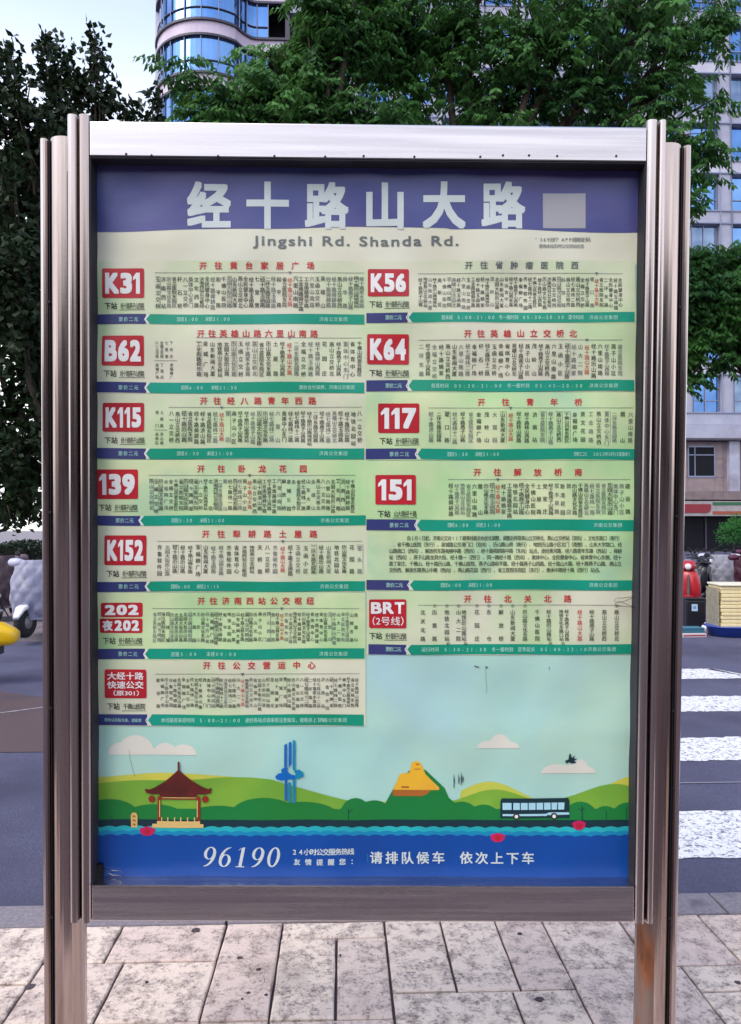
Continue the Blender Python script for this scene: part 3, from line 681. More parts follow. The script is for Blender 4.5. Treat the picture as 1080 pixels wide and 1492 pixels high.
B = (538, 873, 592, 915); strip_panel(12, 534, 926, 861, (938.5, 953), (537, 592, 595, 922), B, [('BRT', 540, 877, 590, 894, .045), ('（2号线）', 543, 898, 588, 911, .012)], (538, 922, 931, 592, J), '开往北关北路', (671, 838), 872.5, None, 0, None, None, ('运行时间 5:30-21:30 冬一般时刻 夏季延长 05:40-22:10', 614, 856), tail='济南公交集团', brt=BR, label='BRT line 2 route strip, bottom of the right column')

# ---- lakeside picture
def cloud(bumps, base, x0, x1):
    def top(x): 
        y = base
        for (cx, r, h) in bumps:
            t = (x - cx) / r
            if abs(t) < 1: y = min(y, base - h * math.sqrt(1 - t * t))
        return y
    return ([x0, x1], top, lambda x: base + .6)
i = Ink()
for b, base, a, c_ in (([(198, 28, 28), (176, 19, 17), (241, 18, 17), (268, 19, 15)], 1099, 158, 287), ([(728, 17, 20), (712, 17, 11), (742, 15, 9)], 1089, 695, 757), ([(846, 12, 20), (812, 24, 13), (840, 26, 13), (856, 12, 9)], 1126, 788, 868)):
    q = cloud(b, base, a, c_); i.band(*q, 1.4, 1.2)
i.build('cloud_artwork', p_cloud, poster)
wob = lambda x, a, f_, p: a * math.sin(x / f_ + p)
def h_yel(x): return 1136 - 10 * math.exp(-((x - 245) / 105) ** 2) + max(0, x - 340) * .26 if x < 470 else (1162 if x < 610 else (1176 - 37 * math.exp(-((x - 714) / 62) ** 2) if x < 800 else 1176 - 52 / (1 + math.exp(-(x - 872) / 26))))
i = Ink(); i.band([138, 936], lambda x: (h_yel(x) if x < 470 else (1168 if 470 <= x < 672 else h_yel(x))), lambda x: 1190, 1.2, 3)
i.build('hill_artwork', p_hilly, poster)
def h_ol(x):
    a = 1145 - 13 * math.exp(-((x - 345) / 100) ** 2) - 7 * math.exp(-((x - 190) / 60) ** 2) + max(0, (x - 395) * .19)
    if x < 560: return min(a, 1172)
    return min(1178, 1172 - 22 * math.exp(-((x - 722) / 52) ** 2)) if x < 770 else 1168 - 26 * math.exp(-((x - 895) / 58) ** 2)
i = Ink(); i.band([138, 936], h_ol, lambda x: 1192, 1.9, 4); i.build('hill_artwork', p_hill1, poster)
bump = [(160, 40, 22), (225, 40, 14), (262, 30, 6), (318, 42, 12), (385, 48, 24), (440, 52, 18), (518, 22, 24), (545, 26, 20), (632, 36, 30), (600, 34, 10), (672, 24, 18), (705, 20, 14), (846, 22, 18), (882, 16, 12), (915, 22, 17), (938, 18, 16)]
def h_dk(x):
    y = 1178
    for (cx, r, h) in bump:
        t = (x - cx) / r
        if abs(t) < 1: y = min(y, 1186 - h * math.sqrt(1 - t * t))
    return y
i = Ink()
i.poly([(553, 1186), (578, 1141), (598, 1122), (620, 1122), (648, 1148), (664, 1186)], 2.4); i.build('hill_artwork', p_hill2, poster)
i = Ink(); i.band([138, 936], h_dk, lambda x: 1200, 3.4, 3); i.build('tree_line_artwork', p_hill2, poster)
i = Ink(); i.band([138, 936], lambda x: 1194, lambda x: 1212, 4.2, 8); i.build('road_artwork', p_road, poster)
wv = lambda y, ph: (lambda x: y - 2.3 * abs(math.sin(x * math.pi / 21.5 + ph)))
i = Ink(); i.band([138, 936], wv(1205.5, .4), lambda x: 1216, 5.0, 2.2); i.build('wave_artwork', p_wave1, poster)
i = Ink(); i.band([138, 936], wv(1212, .9), lambda x: 1222, 5.8, 2.2); i.build('wave_artwork', p_wave2, poster)
i = Ink(); i.band([138, 936], wv(1217.5, .1), lambda x: 1296, 6.6, 2.6); i.build('lake_artwork', p_sea, poster)
# pavilion (double-curved roof, posts, railing, base)
i = Ink()
i.poly([(261, 1120), (268, 1127), (281, 1137), (296, 1146), (304, 1149), (309, 1147), (308, 1155), (299, 1157), (288, 1157), (286, 1161), (234, 1161), (232, 1157), (222, 1157), (213, 1155), (211, 1149), (218, 1150), (226, 1147), (241, 1138), (254, 1127)], 6.2)
i.stroke([(261, 1109), (261, 1121)], 3, 6.2); i.build('pavilion_artwork', p_pav, poster)
i = Ink()
for x in (232, 290): i.stroke([(x, 1160), (x, 1199)], 4.6, 6.0)
i.stroke([(232, 1163), (290, 1163)], 3, 6.0)
for x in (221.5, 299.5): i.disc(x, 1164, 5, 5, 6.0)
i.build('pavilion_artwork', p_wood, poster)
i = Ink(); i.grid(222, 297, 1200, 1205.5, 6.8, 12); i.grid(229, 292, 1196, 1200, 6.4, 12)
for x in (236, 245, 255, 264, 274, 284): i.stroke([(x, 1190), (x, 1197)], 1.6, 6.8)
for x in (233, 288): i.stroke([(x, 1166), (x, 1190)], 1.4, 6.9)
i.stroke([(237, 1162), (286, 1162)], 1, 6.9)
i.poly([(191, 1206), (190.5, 1188), (193, 1184), (198, 1184), (200.5, 1188), (200, 1206)], 6.6); i.build('pavilion_artwork', p_stone, poster)
i = Ink()
for y in (1189, 1195, 1201): i.stroke([(193.5, y), (197.5, y + 1)], 2.6, 7.3)
i.build('stone_lettering', p_brown, poster)
# blue spring sculpture, simplified
i = Ink(); i.poly([(414.5, 1085), (418.5, 1082), (418.5, 1117), (414.5, 1117)], 5); i.poly([(421, 1081), (425, 1080), (425, 1112), (421, 1118)], 5)
i.poly([(401.5, 1130), (406, 1126), (411, 1125), (410, 1120), (415, 1117), (420, 1117.5), (419, 1123), (424, 1127), (432, 1129), (430, 1134), (420, 1134.5), (410, 1136), (403, 1134)], 5)
i.stroke([(417, 1134), (417, 1166)], 3.6, 4.8); i.build('sculpture_artwork', p_tow, poster)
i = Ink(); i.poly([(427, 1077), (431, 1079), (431, 1121), (427, 1121)], 5.2); i.poly([(429, 1122), (436, 1120), (442, 1124), (443, 1129), (437, 1133), (430, 1134), (431, 1127)], 5.2)
i.stroke([(429, 1133), (429, 1170)], 4, 4.9); i.stroke([(422.4, 1139), (422.4, 1168)], 4, 4.9); i.build('sculpture_artwork', p_tow2, poster)
# golden hilltop figure, generic
i = Ink(); i.poly([(573, 1151), (583, 1128), (597, 1126), (600, 1112), (604, 1110), (608, 1109), (612, 1111), (615, 1116), (620, 1128), (630, 1138), (640, 1147), (640, 1151)], 2.9)
i.build('golden_artwork', p_gold, poster)
i = Ink(); i.poly([(572, 1151), (628, 1151), (620, 1160), (573, 1160)], 3.2); i.stroke([(604, 1121), (613, 1121)], 1.2, 3.4); i.stroke([(606, 1114), (611, 1114)], 2, 3.4); i.stroke([(585, 1147), (596, 1147)], 2.5, 3.4); i.build('golden_artwork', p_brown, poster)
i = Ink()
for (x, a, b) in ((661.5, 1126, 1148), (668.5, 1127, 1142), (672, 1123, 1144), (674.5, 1129, 1140)): i.poly([(x - .3, a), (x + 1.2, (a + b) / 2), (x + .4, b), (x - .5, b)], 3.2)
i.stroke([(848, 1174), (848, 1194)], 1.4, 4.1); i.stroke([(848, 1181), (843, 1177)], 1, 4.1); i.stroke([(848, 1180), (852, 1177)], 1, 4.1)
i.stroke([(883, 1180), (883, 1193)], 1, 4.1); i.stroke([(913, 1176), (913, 1193)], 1.1, 4.1); i.stroke([(508, 1177), (508, 1195)], 1.1, 4.1); i.stroke([(508, 1184), (514, 1178)], .9, 4.1); i.stroke([(163, 1190), (163, 1200)], 1, 4.1)
# swallow
i.poly([(823, 1108), (828, 1106), (829, 1099), (831, 1097), (833, 1104), (838, 1100), (836, 1105), (841, 1105), (836, 1108), (840, 1111), (833, 1112), (829, 1110), (825, 1112)], 3.0)
i.build('bird_and_twig_artwork', p_road, poster)
# printed bus
i = Ink(); i.poly([(729, 1166), (731, 1162.5), (828, 1162.5), (829.5, 1166), (829.5, 1191), (728.5, 1191)], 5.0); i.build('bus_artwork', p_road, poster)
i = Ink()
for (a, b) in ((732, 745), (747.5, 757), (758.5, 768.5), (770, 780), (781.5, 791), (792.5, 802), (803.5, 812), (813, 822.5)): i.poly([(a, 1169), (b, 1169), (b - (.8 if a > 800 else 0), 1179), (a, 1179)], 5.7)
i.grid(732, 797, 1185, 1188, 5.7, 14); i.poly([(795, 1185), (800, 1183), (829, 1183), (829, 1186), (800, 1187)], 5.8)
i.build('bus_artwork', ink_mat('bus_window_print', '#a8d6e2'), poster)
i = Ink(); [i.disc(x, 1188.5, 5, 5, 6.0) for x in (752, 807)]; i.build('bus_artwork', p_dark, poster)
i = Ink(); [i.disc(x, 1188.5, 2.6, 2.6, 6.8) for x in (752, 807)]; i.build('bus_artwork', p_white, poster)
i = Ink()
for (x, y, s) in ((215, 1211, 12), (725, 1219, 11), (843, 1201, 10)):
    i.poly([(x - s, y - 3), (x - s * .7, y - 5), (x - s * .5, y - 5.5), (x - s * .2, y - 6.5), (x + s * .3, y - 6.5), (x + s * .6, y - 5), (x + s, y - 3.5), (x + s * .8, y + 3), (x + s * .3, y + 6.5), (x - s * .4, y + 6.5), (x - s * .85, y + 3)], 7.4)
i.build('lotus_artwork', p_lot, poster)
i = Ink()
for (x, y, s) in ((725, 1219, 5), (215, 1211, 5), (843, 1201, 5)): i.poly([(x - s, y), (x, y - 4), (x + s, y), (x, y + 5)], 8.1)
i.build('lotus_artwork', p_red, poster)

# 96190 in slanted serif numerals with thick and thin strokes
def digit(ink, d, x, y, w, h, L):
    """y is the baseline, drawn slanted"""
    sl = .20
    def T(p): return (x + p[0] * w + p[1] * h * sl, y - p[1] * h)
    def ring(cx, cy, rx, ry, tx, ty):
        n = 22
        for k in range(n):
            a, b = 2 * math.pi * k / n, 2 * math.pi * (k + 1) / n
            q = [(cx + rx * math.cos(a), cy + ry * math.sin(a)), (cx + rx * math.cos(b), cy + ry * math.sin(b)), (cx + (rx - tx) * math.cos(b), cy + (ry - ty) * math.sin(b)), (cx + (rx - tx) * math.cos(a), cy + (ry - ty) * math.sin(a))]
            ink.poly([T(p) for p in q], L, 40)
    if d == '0': ring(.5, .5, .46, .5, .23, .06)
    if d == '1':
        ink.poly([T(p) for p in ((.40, .04), (.64, .04), (.64, 1), (.55, 1), (.40, .93))], L, 40)
        ink.poly([T(p) for p in ((.22, 0), (.84, 0), (.84, .045), (.22, .045))], L, 40); ink.poly([T(p) for p in ((.40, .93), (.2, .84), (.2, .88), (.5, 1))], L, 40)
    if d in '69':
        f = (lambda p: p) if d == '6' else (lambda p: (1 - p[0], 1 - p[1]))
        n = 22
        for k in range(n):
            a, b = 2 * math.pi * k / n, 2 * math.pi * (k + 1) / n
            q = [(.5 + .45 * math.cos(a), .32 + .32 * math.sin(a)), (.5 + .45 * math.cos(b), .32 + .32 * math.sin(b)), (.5 + .22 * math.cos(b), .32 + .275 * math.sin(b)), (.5 + .22 * math.cos(a), .32 + .275 * math.sin(a))]
            ink.poly([T(f(p)) for p in q], L, 40)
        o_ = [(.05, .32), (.06, .5), (.14, .68), (.3, .85), (.52, .96), (.8, 1.0)]; i_ = [(.28, .32), (.29, .5), (.35, .66), (.47, .81), (.62, .91), (.8, .965)]
        for k in range(5): ink.poly([T(f(p)) for p in (o_[k], o_[k + 1], i_[k + 1], i_[k])], L, 40)
i = Ink()
for k, ch in enumerate('96190'): digit(i, ch, 293 + k * 23.4, 1262, 19.5, 29, 7.6)
i.build('hotline_lettering', p_title, poster)
i = Ink(); row(i, '24小时公交服务热线', 425, 516, 1240, 10, 7.6, .022, 10); row(i, '友情提醒您：', 425, 524, 1254.5, 9.6, 7.6, .022, 10)
row(i, '请排队候车', 537, 650, 1249, 18.5, 7.6, .026, 19); row(i, '依次上下车', 668, 780, 1249, 18.5, 7.6, .026, 19)
i.build('hotline_lettering', p_title, poster)
# creases and stray marks on the sheet
i = Ink(); i.stroke([(188, 1092), (190, 1106), (194, 1122), (197, 1132)], .4, 2.4); i.stroke([(707, 969), (708, 990), (709.5, 1010)], .35, 1.4); i.stroke([(691, 970), (698, 972)], 2, 1.4); i.disc(709, 972, 1.8, 1.8, 1.5, 8)
i.stroke([(800, 971), (800.5, 976)], .8, 1.4); i.build('scratch_mark', p_mid, poster)
i = Ink()
for pts in ([(575, 1290), (600, 1288), (625, 1285)], [(752, 1290), (770, 1285), (778, 1282)], [(536, 1244), (536, 1256)], [(850, 1287), (862, 1291)]): i.stroke(pts, .8, 7.4)
i.build('crease_mark', p_wave2, poster)

# ---- binder clips holding the sheet
clipm = mat('black_clip_steel', '#121214', .35, .6); wirem = mat('clip_wire_steel', '#83837f', .3, 1.0)
def clip(uu, vv, sgn, label):
    c_ = empty('binder_clip', label=label, cat='clip'); c_.matrix_world = BM @ Matrix.Translation((uu, vv, 0))
    bm = bmesh.new(); pr = [(0, .003), (sgn * .016, .020), (sgn * .0172, .020), (sgn * .0172, .019), (sgn * .018, -.0), (sgn * .0165, -.0), (0, .0015)]
    prism(bm, [(a, b + .004) for a, b in pr], -.025, .025); obj('clip_body', bm, clipm, c_)
    s = -sgn
    for dv, dw in ((.0, .010), (.0, .018)):
        bm = bmesh.new(); t = .004 if dw < .015 else -.004
        tube(bm, [(0, -.013, dw), (s * .030, -.0055 + t, dw + .003), (s * .045, -.006 + t, dw + .004), (s * .050, 0 + t, dw + .005), (s * .045, .006 + t, dw + .004), (s * .030, .0055 + t, dw + .003), (0, .013, dw)], .0007, 6)
        obj('wire_handle', bm, wirem, c_, True)
q = uv_many([(921, 876), (152, 1270)])
clip(q[0][0], q[0][1], 1, 'black binder clip on right edge of the poster beside the BRT strip')
clip(q[1][0], q[1][1], -1, 'black binder clip at the lower left corner of the poster on the blue water')
# ================================================================== OFFICE BUILDING WITH CURVED TOWER
stone = mat('lilac_grey_cladding', '#9496a8', .6, c2='#a0a2b4', scale=.8, c3='#868292', s3=.5)
stone_w = mat('pale_spandrel_panel', '#b8b8c6', .5, c2='#a8a8b8', scale=.7)
trim = mat('dark_ledge_metal', '#36323f', .5, c2='#403c4a')
framem = mat('window_frame_metal', '#7f86a0', .45, .3)
glass = mat('blue_mirror_glass', (.11, .24, .50, 1), .05, .85, c2=(.20, .36, .62, 1), scale=.35, rvar=.02)
glass2 = mat('deep_blue_mirror_glass', (.06, .14, .34, 1), .05, .8, c2=(.14, .3, .62, 1), scale=.3)
glassd = mat('dark_interior_glass', (.010, .011, .016, 1), .4, 0, spec=.08)
pinkst = mat('pink_stone_tile', '#7f7073', .75, c2='#8b7c7e', scale=1.6, c3='#70636a', s3=.7)
FY = 54.3; ZL0, STO = 10.2, 3.75; NF = 10
bld = empty('office_building', (0, FY, 0), label='tall lilac office building with blue mirror windows and a round glazed corner tower', cat='building')
def bx(name, x0, x1, y0, y1, z0, z1, m, parent=bld, bev=0):
    return obj(name, mbox(x0, x1, y0 - FY, y1 - FY, z0, z1, bev=bev), m, parent)
Xp = lambda px, Y=FY: at(px, 773, Y).x
XA = Xp(421); bay = 62 * FY / FPX; XW0 = Xp(1012)
k0 = int(math.ceil((XW0 - XA) / bay)) ; bays = [XW0 + (k - k0 + 1) * bay for k in range(k0 + 6)]
XE = bays[-1] + bay
# structural core behind the skin
bx('core', XA + .02, XE, FY + .62, FY + 16, 4.8, ZL0 + STO * NF, glassd)
for fl in range(NF):
    zb = ZL0 + fl * STO
    bx('spandrel', XA, XE, FY, FY + .5, zb - 1.0, zb - .001, stone_w if fl % 2 else stone)
    bx('sill_ledge', XA, XE, FY - .07, FY - .001, zb - .10, zb + .001, framem)
    bx('sill_ledge', XA, XE, FY - .07, FY - .001, zb - 1.02, zb - .93, framem)
zt = ZL0 + NF * STO
bx('parapet', XA, XE, FY, FY + .5, zt - 1.0, zt + .6, stone)
def window_mesh(w, h):
    bm = bmesh.new(); t = .07
    box(bm, 0, w, -.06, .0, 0, t); box(bm, 0, w, -.06, .0, h - t, h); box(bm, 0, t, -.06, .0, t, h - t); box(bm, w - t, w, -.06, .0, t, h - t)
    box(bm, w / 2 - .04, w / 2 + .04, -.07, .0, t, h - t); box(bm, t, w - t, -.055, .0, .85, .92)
    me = bpy.data.meshes.new('window'); bm.to_mesh(me); bm.free(); me.materials.append(framem)
    bm = bmesh.new(); box(bm, t, w - t, .01, .03, t, h - t); mp_ = bpy.data.meshes.new('pane'); bm.to_mesh(mp_); bm.free()
    return me, mp_
ww = 43 * FY / FPX
wm, pm = window_mesh(ww, 2.73); pm2 = pm.copy(); pm3 = pm.copy(); pm3.materials.append(mat('greyed_mirror_glass', (.22, .30, .42, 1), .08, .7, c2=(.10, .16, .28, 1), scale=.9)); pm.materials.append(glass); pm2.materials.append(glass2)
nwin = 0
for fl in range(NF - 1):
    z = ZL0 + fl * STO + .005
    pierm = bpy.data.meshes.new('pier_panel'); bm = mbox(0, bay - ww - .1, 0, .45, 0, 2.74, bev=0); bm.to_mesh(pierm); bm.free(); pierm.materials.append(stone)
    for x in bays:
        if x < XA: continue
        o = bpy.data.objects.new('pier_panel', pierm); COL.objects.link(o); o.parent = bld; o.location = (x + ww + .05, 0.02, z)
        if nwin < 290:
            o = bpy.data.objects.new('window', wm); COL.objects.link(o); o.parent = bld; o.location = (x, .35, z)
            g = bpy.data.objects.new('pane', random.choice((pm, pm, pm2, pm3))); COL.objects.link(g); g.parent = o; nwin += 1
mull = bmesh.new()
for x in bays:
    for dx in (-.045, ww + .012, bay - .075 - .0):
        box(mull, x + dx, x + dx + .06, -.1, -.072, ZL0, zt)
obj('mullion', mull, framem, bld)
# podium with stone panels
bx('podium_cornice', XA - 2, XE, FY - .55, FY + .5, ZL0 - 2.0, ZL0 - 1.03, stone)
bx('podium_cornice', XA - 2, XE, FY - .7, FY + .5, ZL0 - 2.16, ZL0 - 2.002, trim)
py_bot = 4.35
def podium_panels():
    zs = [4.36, 5.4, 6.75, 8.03]
    x = XA - 2
    wx0, wx1 = Xp(1003), Xp(1043)
    ed = [wx0 - 2.1 * k for k in range(14, -1, -1)]; ed = [e for e in ed if e > x] + [wx1 + .5 * 0] + [wx1 + .62, wx1 + 1.9, wx1 + 4.0, wx1 + 6.1]
    for x0, x1 in zip(ed, ed[1:]):
        x1 = x1 - .02
        for a, b in zip([4.36, 5.4, 7.68], [5.4, 7.68, 8.03]) if abs(x0 - wx0) < .01 else zip(zs, zs[1:]):
            if abs(x0 - wx0) < .01 and a == 5.4: continue
            if x1 > XE: continue
            bx('stone_panel', x0, x1, FY + random.uniform(-.01, .01), FY + .3, a + .01, b - .01, pinkst)
podium_panels()
bx('podium_wall', XA - 2, XE, FY + .32, FY + .6, 0, 8.03, trim)
for (a, b) in ((1003, 1043),):
    x0, x1 = Xp(a), Xp(b)
    o = bx('window', x0, x1, FY - .05, FY + .05, 5.38, 5.5, framem)
    bm = bmesh.new(); 
    for (p, q, r, s) in ((x0, x0 + .08, 5.5, 7.65), (x1 - .08, x1, 5.5, 7.65), (x0, x1, 7.6, 7.7), (x0 + .08, x1 - .08, 7.0, 7.07), (x0 + .5, x0 + .56, 5.5, 7.6)): box(bm, p, q, -.06, .02, r, s)
    obj('sash', bm, framem, o)
    obj('pane', mbox(x0 + .08, x1 - .08, -.02, -.012, 5.5, 7.6), glassd, o)
for a in (1060, 930, 790): 
    bx('column', Xp(a), Xp(a + 15), FY - .45, FY + .05, 4.3, 8.03, stone, bev=.03)
bx('podium_cornice', XA - 2, XE, FY - .9, FY + .3, 3.72, 4.34, mat('soffit_brown', '#6a5d60', .8, c2='#7b6c6c', scale=2))
# shopfront: dark glazing bays with frames, under a striped fascia
bx('shop_interior', XA - 2, XE, FY + 1.2, FY + 1.5, 0, 2.55, glassd)
for k in range(16):
    x0 = XA - 1.6 + k * 3.2
    o = bx('shop_window', x0, x0 + .1, FY + .02, FY + .14, 0, 2.55, trim); obj('pane', mbox(x0 + .12, x0 + 3.05, .05, .07, .1, 2.5), glassd, o)
fas = empty('shop_sign', (0, FY, 0), label='convenience shop sign with green, orange and red stripes on the building front', cat='shop sign')
fx0, fx1 = Xp(985), Xp(1140)
fz = lambda y: 1.5 + (773 - y) * (FY - 1) / FPX
def fb(name, x0, x1, y0, y1, z0, z1, m, bev=.0): return obj(name, mbox(x0, x1, y0 - FY, y1 - FY, z0, z1, bev=bev), m, fas)
fb('sign_backing', fx0, fx1, FY - 1.1, FY - .95, fz(751.5), fz(729.5), mat('sign_white_plastic', '#989194', .5, c2='#878184', scale=2))
xq = Xp(1028)
fb('green_stripe', xq, fx1 - .02, FY - 1.13, FY - 1.1, fz(735.5), fz(731), mat('sign_green', '#1d5a3a', .4))
fb('orange_stripe', xq, fx1 - .02, FY - 1.13, FY - 1.1, fz(749), fz(744.5), mat('sign_orange', '#8f4530', .5))
bm = bmesh.new(); xr = Xp(1025.5); za, zb = fz(747), fz(734)
pts = [(fx0 + .05, zb), (xr, zb)] + [(xr - .35 + .35 * math.cos(R(-t)), za + .35 + .35 * math.sin(R(-t))) for t in (0, 30, 60, 90)] + [(fx0 + .05, za)]
f0 = [bm.verts.new((p[0], -1.14, p[1])) for p in pts]; f1 = [bm.verts.new((p[0], -1.1, p[1])) for p in pts]
bm.faces.new(f0); n = len(pts)
for k in range(n): bm.faces.new((f0[k], f0[(k + 1) % n], f1[(k + 1) % n], f1[k]))
fixn(bm); obj('red_panel', bm, mat('sign_red', '#7c1c28', .5), fas)

# ---- curved tower: plan polyline in metres (x, y)
cxT, cyT, rT = Xp(303, 56), 56.1, 3.85
plan = [(cxT - rT - .0, 62.0)]
plan += [(cxT + rT * math.cos(R(a)), cyT + rT * math.sin(R(a))) for a in range(180, 312, 6)]
x_, y_ = plan[-1]; xf = Xp(372, FY)
for k in range(1, 7):
    t = k / 6; s = t * t * (3 - 2 * t); plan.append((x_ + (xf - x_) * t, y_ + (FY - y_) * (2 * t - t * t)))
plan += [(xf + (XA - xf) * k / 3, FY) for k in range(1, 4)]
plan = [(a, b - FY) for a, b in plan]
def offs(P, d):
    out = []
    for k in range(len(P)):
        a = Vector(P[max(0, k - 1)]); b = Vector(P[min(len(P) - 1, k + 1)]); t = (b - a).normalized(); nrm = Vector((t.y, -t.x))
        out.append((P[k][0] + nrm.x * d, P[k][1] + nrm.y * d))
    return out
def wall_band(P, d0, d1, z0, z1):
    bm = bmesh.new(); A = offs(P, d0); B_ = offs(P, d1); rows = []
    for (a, b) in zip(A, B_): rows.append([bm.verts.new((a[0], a[1], z0)), bm.verts.new((a[0], a[1], z1)), bm.verts.new((b[0], b[1], z1)), bm.verts.new((b[0], b[1], z0))])
    for r0, r1 in zip(rows, rows[1:]):
        for k in range(4): bm.faces.new((r0[k], r0[(k + 1) % 4], r1[(k + 1) % 4], r1[k]))
    bm.faces.new(rows[0]); bm.faces.new(rows[-1][::-1]); return fixn(bm)
tstone = mat('tower_pale_band', '#b6a8bc', .5, c2='#c3b6c8', scale=.6)
lvl = [37.1 - 3.76 * k for k in range(-2, 8)]
# mullion stations along the plan by picture column
def xat(px):
    best = min(range(len(plan)), key=lambda k: abs((at(px, 773, plan[k][1] + FY).x) - plan[k][0]) + (0 if 1 <= k else 99)); return best
stations = sorted({xat(p) for p in (229, 236, 244, 263, 288, 315, 345, 358, 372)} | {1}) + [len(plan) - 3, len(plan) - 1]
stations = sorted(set(stations))
for z in lvl:
    obj('spandrel', wall_band(plan, .0, -.35, z - .9, z), tstone, bld)
    obj('dark_ledge', wall_band(plan, .16, -.1, z + .002, z + .16), trim, bld)
    obj('dark_ledge', wall_band(plan, .12, -.1, z - 1.06, z - .902), trim, bld)
    obj('transom', wall_band(plan[:-2], .0, -.08, z + 1.0, z + 1.05), trim, bld)
    for a, b in zip(stations, stations[1:]):
        if a >= len(plan) - 3:
            P = [(plan[a][0], plan[a][1] + 1.8), (plan[b][0], plan[b][1] + 1.8)]; m_ = glassd
        else: P = plan[a:b + 1]; m_ = glass if (a + int(z)) % 3 else glass2
        o = obj('curved_pane', wall_band(P, -.10, -.13, z + .02, z + 2.70), m_, bld)
    for a in stations[:-1]:
        q = offs(plan, .02)[a]; obj('tower_mullion', mbox(q[0] - .022, q[0] + .022, q[1] - .03, q[1] + .1, z + .16, z + 2.7), framem, bld)
bx('tower_pier', plan[1][0] - .05, plan[1][0] + .55, 55.4, 56.6, 0, 45, stone_w)
bx('tower_side_wall', plan[0][0] - .3, plan[0][0] - .02, 56.3, 66, 0, 45, stone_w)
bx('corner_pier', XA - .35, XA - .02, FY - .1, FY + 2.2, 0, 46, trim)
bx('floor_slab', xf, XA - .36, FY + 2.1, FY + 2.4, 0, 46, trim)
bm = bmesh.new()
for z in lvl:
    bm.faces.new([bm.verts.new((a, b, z - .5)) for a, b in offs(plan, -.4)] + [bm.verts.new((XA - .4, 8, z - .5)), bm.verts.new((plan[0][0] + .4, 8, z - .5))])
obj('floor_slab', bm, trim, bld)
bx('tower_core', cxT - 1.6, XA - 1.2, 57.6, 66, 0, 46, glassd)

# ================================================================== TREES
bark = mat('dark_bark', '#2f2823', .9, c2='#40362e', scale=9, stretch=(1, 1, .3), bump=.01, bscale=20)
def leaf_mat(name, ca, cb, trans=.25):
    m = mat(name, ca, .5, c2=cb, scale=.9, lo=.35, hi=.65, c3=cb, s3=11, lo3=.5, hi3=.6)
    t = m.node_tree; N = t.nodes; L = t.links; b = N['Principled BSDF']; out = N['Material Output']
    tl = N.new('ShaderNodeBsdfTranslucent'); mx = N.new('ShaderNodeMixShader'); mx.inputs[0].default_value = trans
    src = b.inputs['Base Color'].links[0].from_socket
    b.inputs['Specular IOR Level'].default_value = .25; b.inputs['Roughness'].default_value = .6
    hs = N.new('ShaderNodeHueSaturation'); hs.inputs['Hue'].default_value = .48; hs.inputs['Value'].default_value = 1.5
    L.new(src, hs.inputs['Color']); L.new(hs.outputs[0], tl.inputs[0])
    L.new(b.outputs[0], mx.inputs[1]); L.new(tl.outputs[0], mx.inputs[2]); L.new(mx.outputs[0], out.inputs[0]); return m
leaf_front = leaf_mat('street_tree_leaf', '#25482a', '#477636')
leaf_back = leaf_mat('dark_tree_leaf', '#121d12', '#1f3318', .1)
leaf_bush = leaf_mat('shrub_leaf', '#2f6a34', '#3d7d38')
leaf_hedge = leaf_mat('hedge_leaf', '#1b2a1e', '#223322', .1)

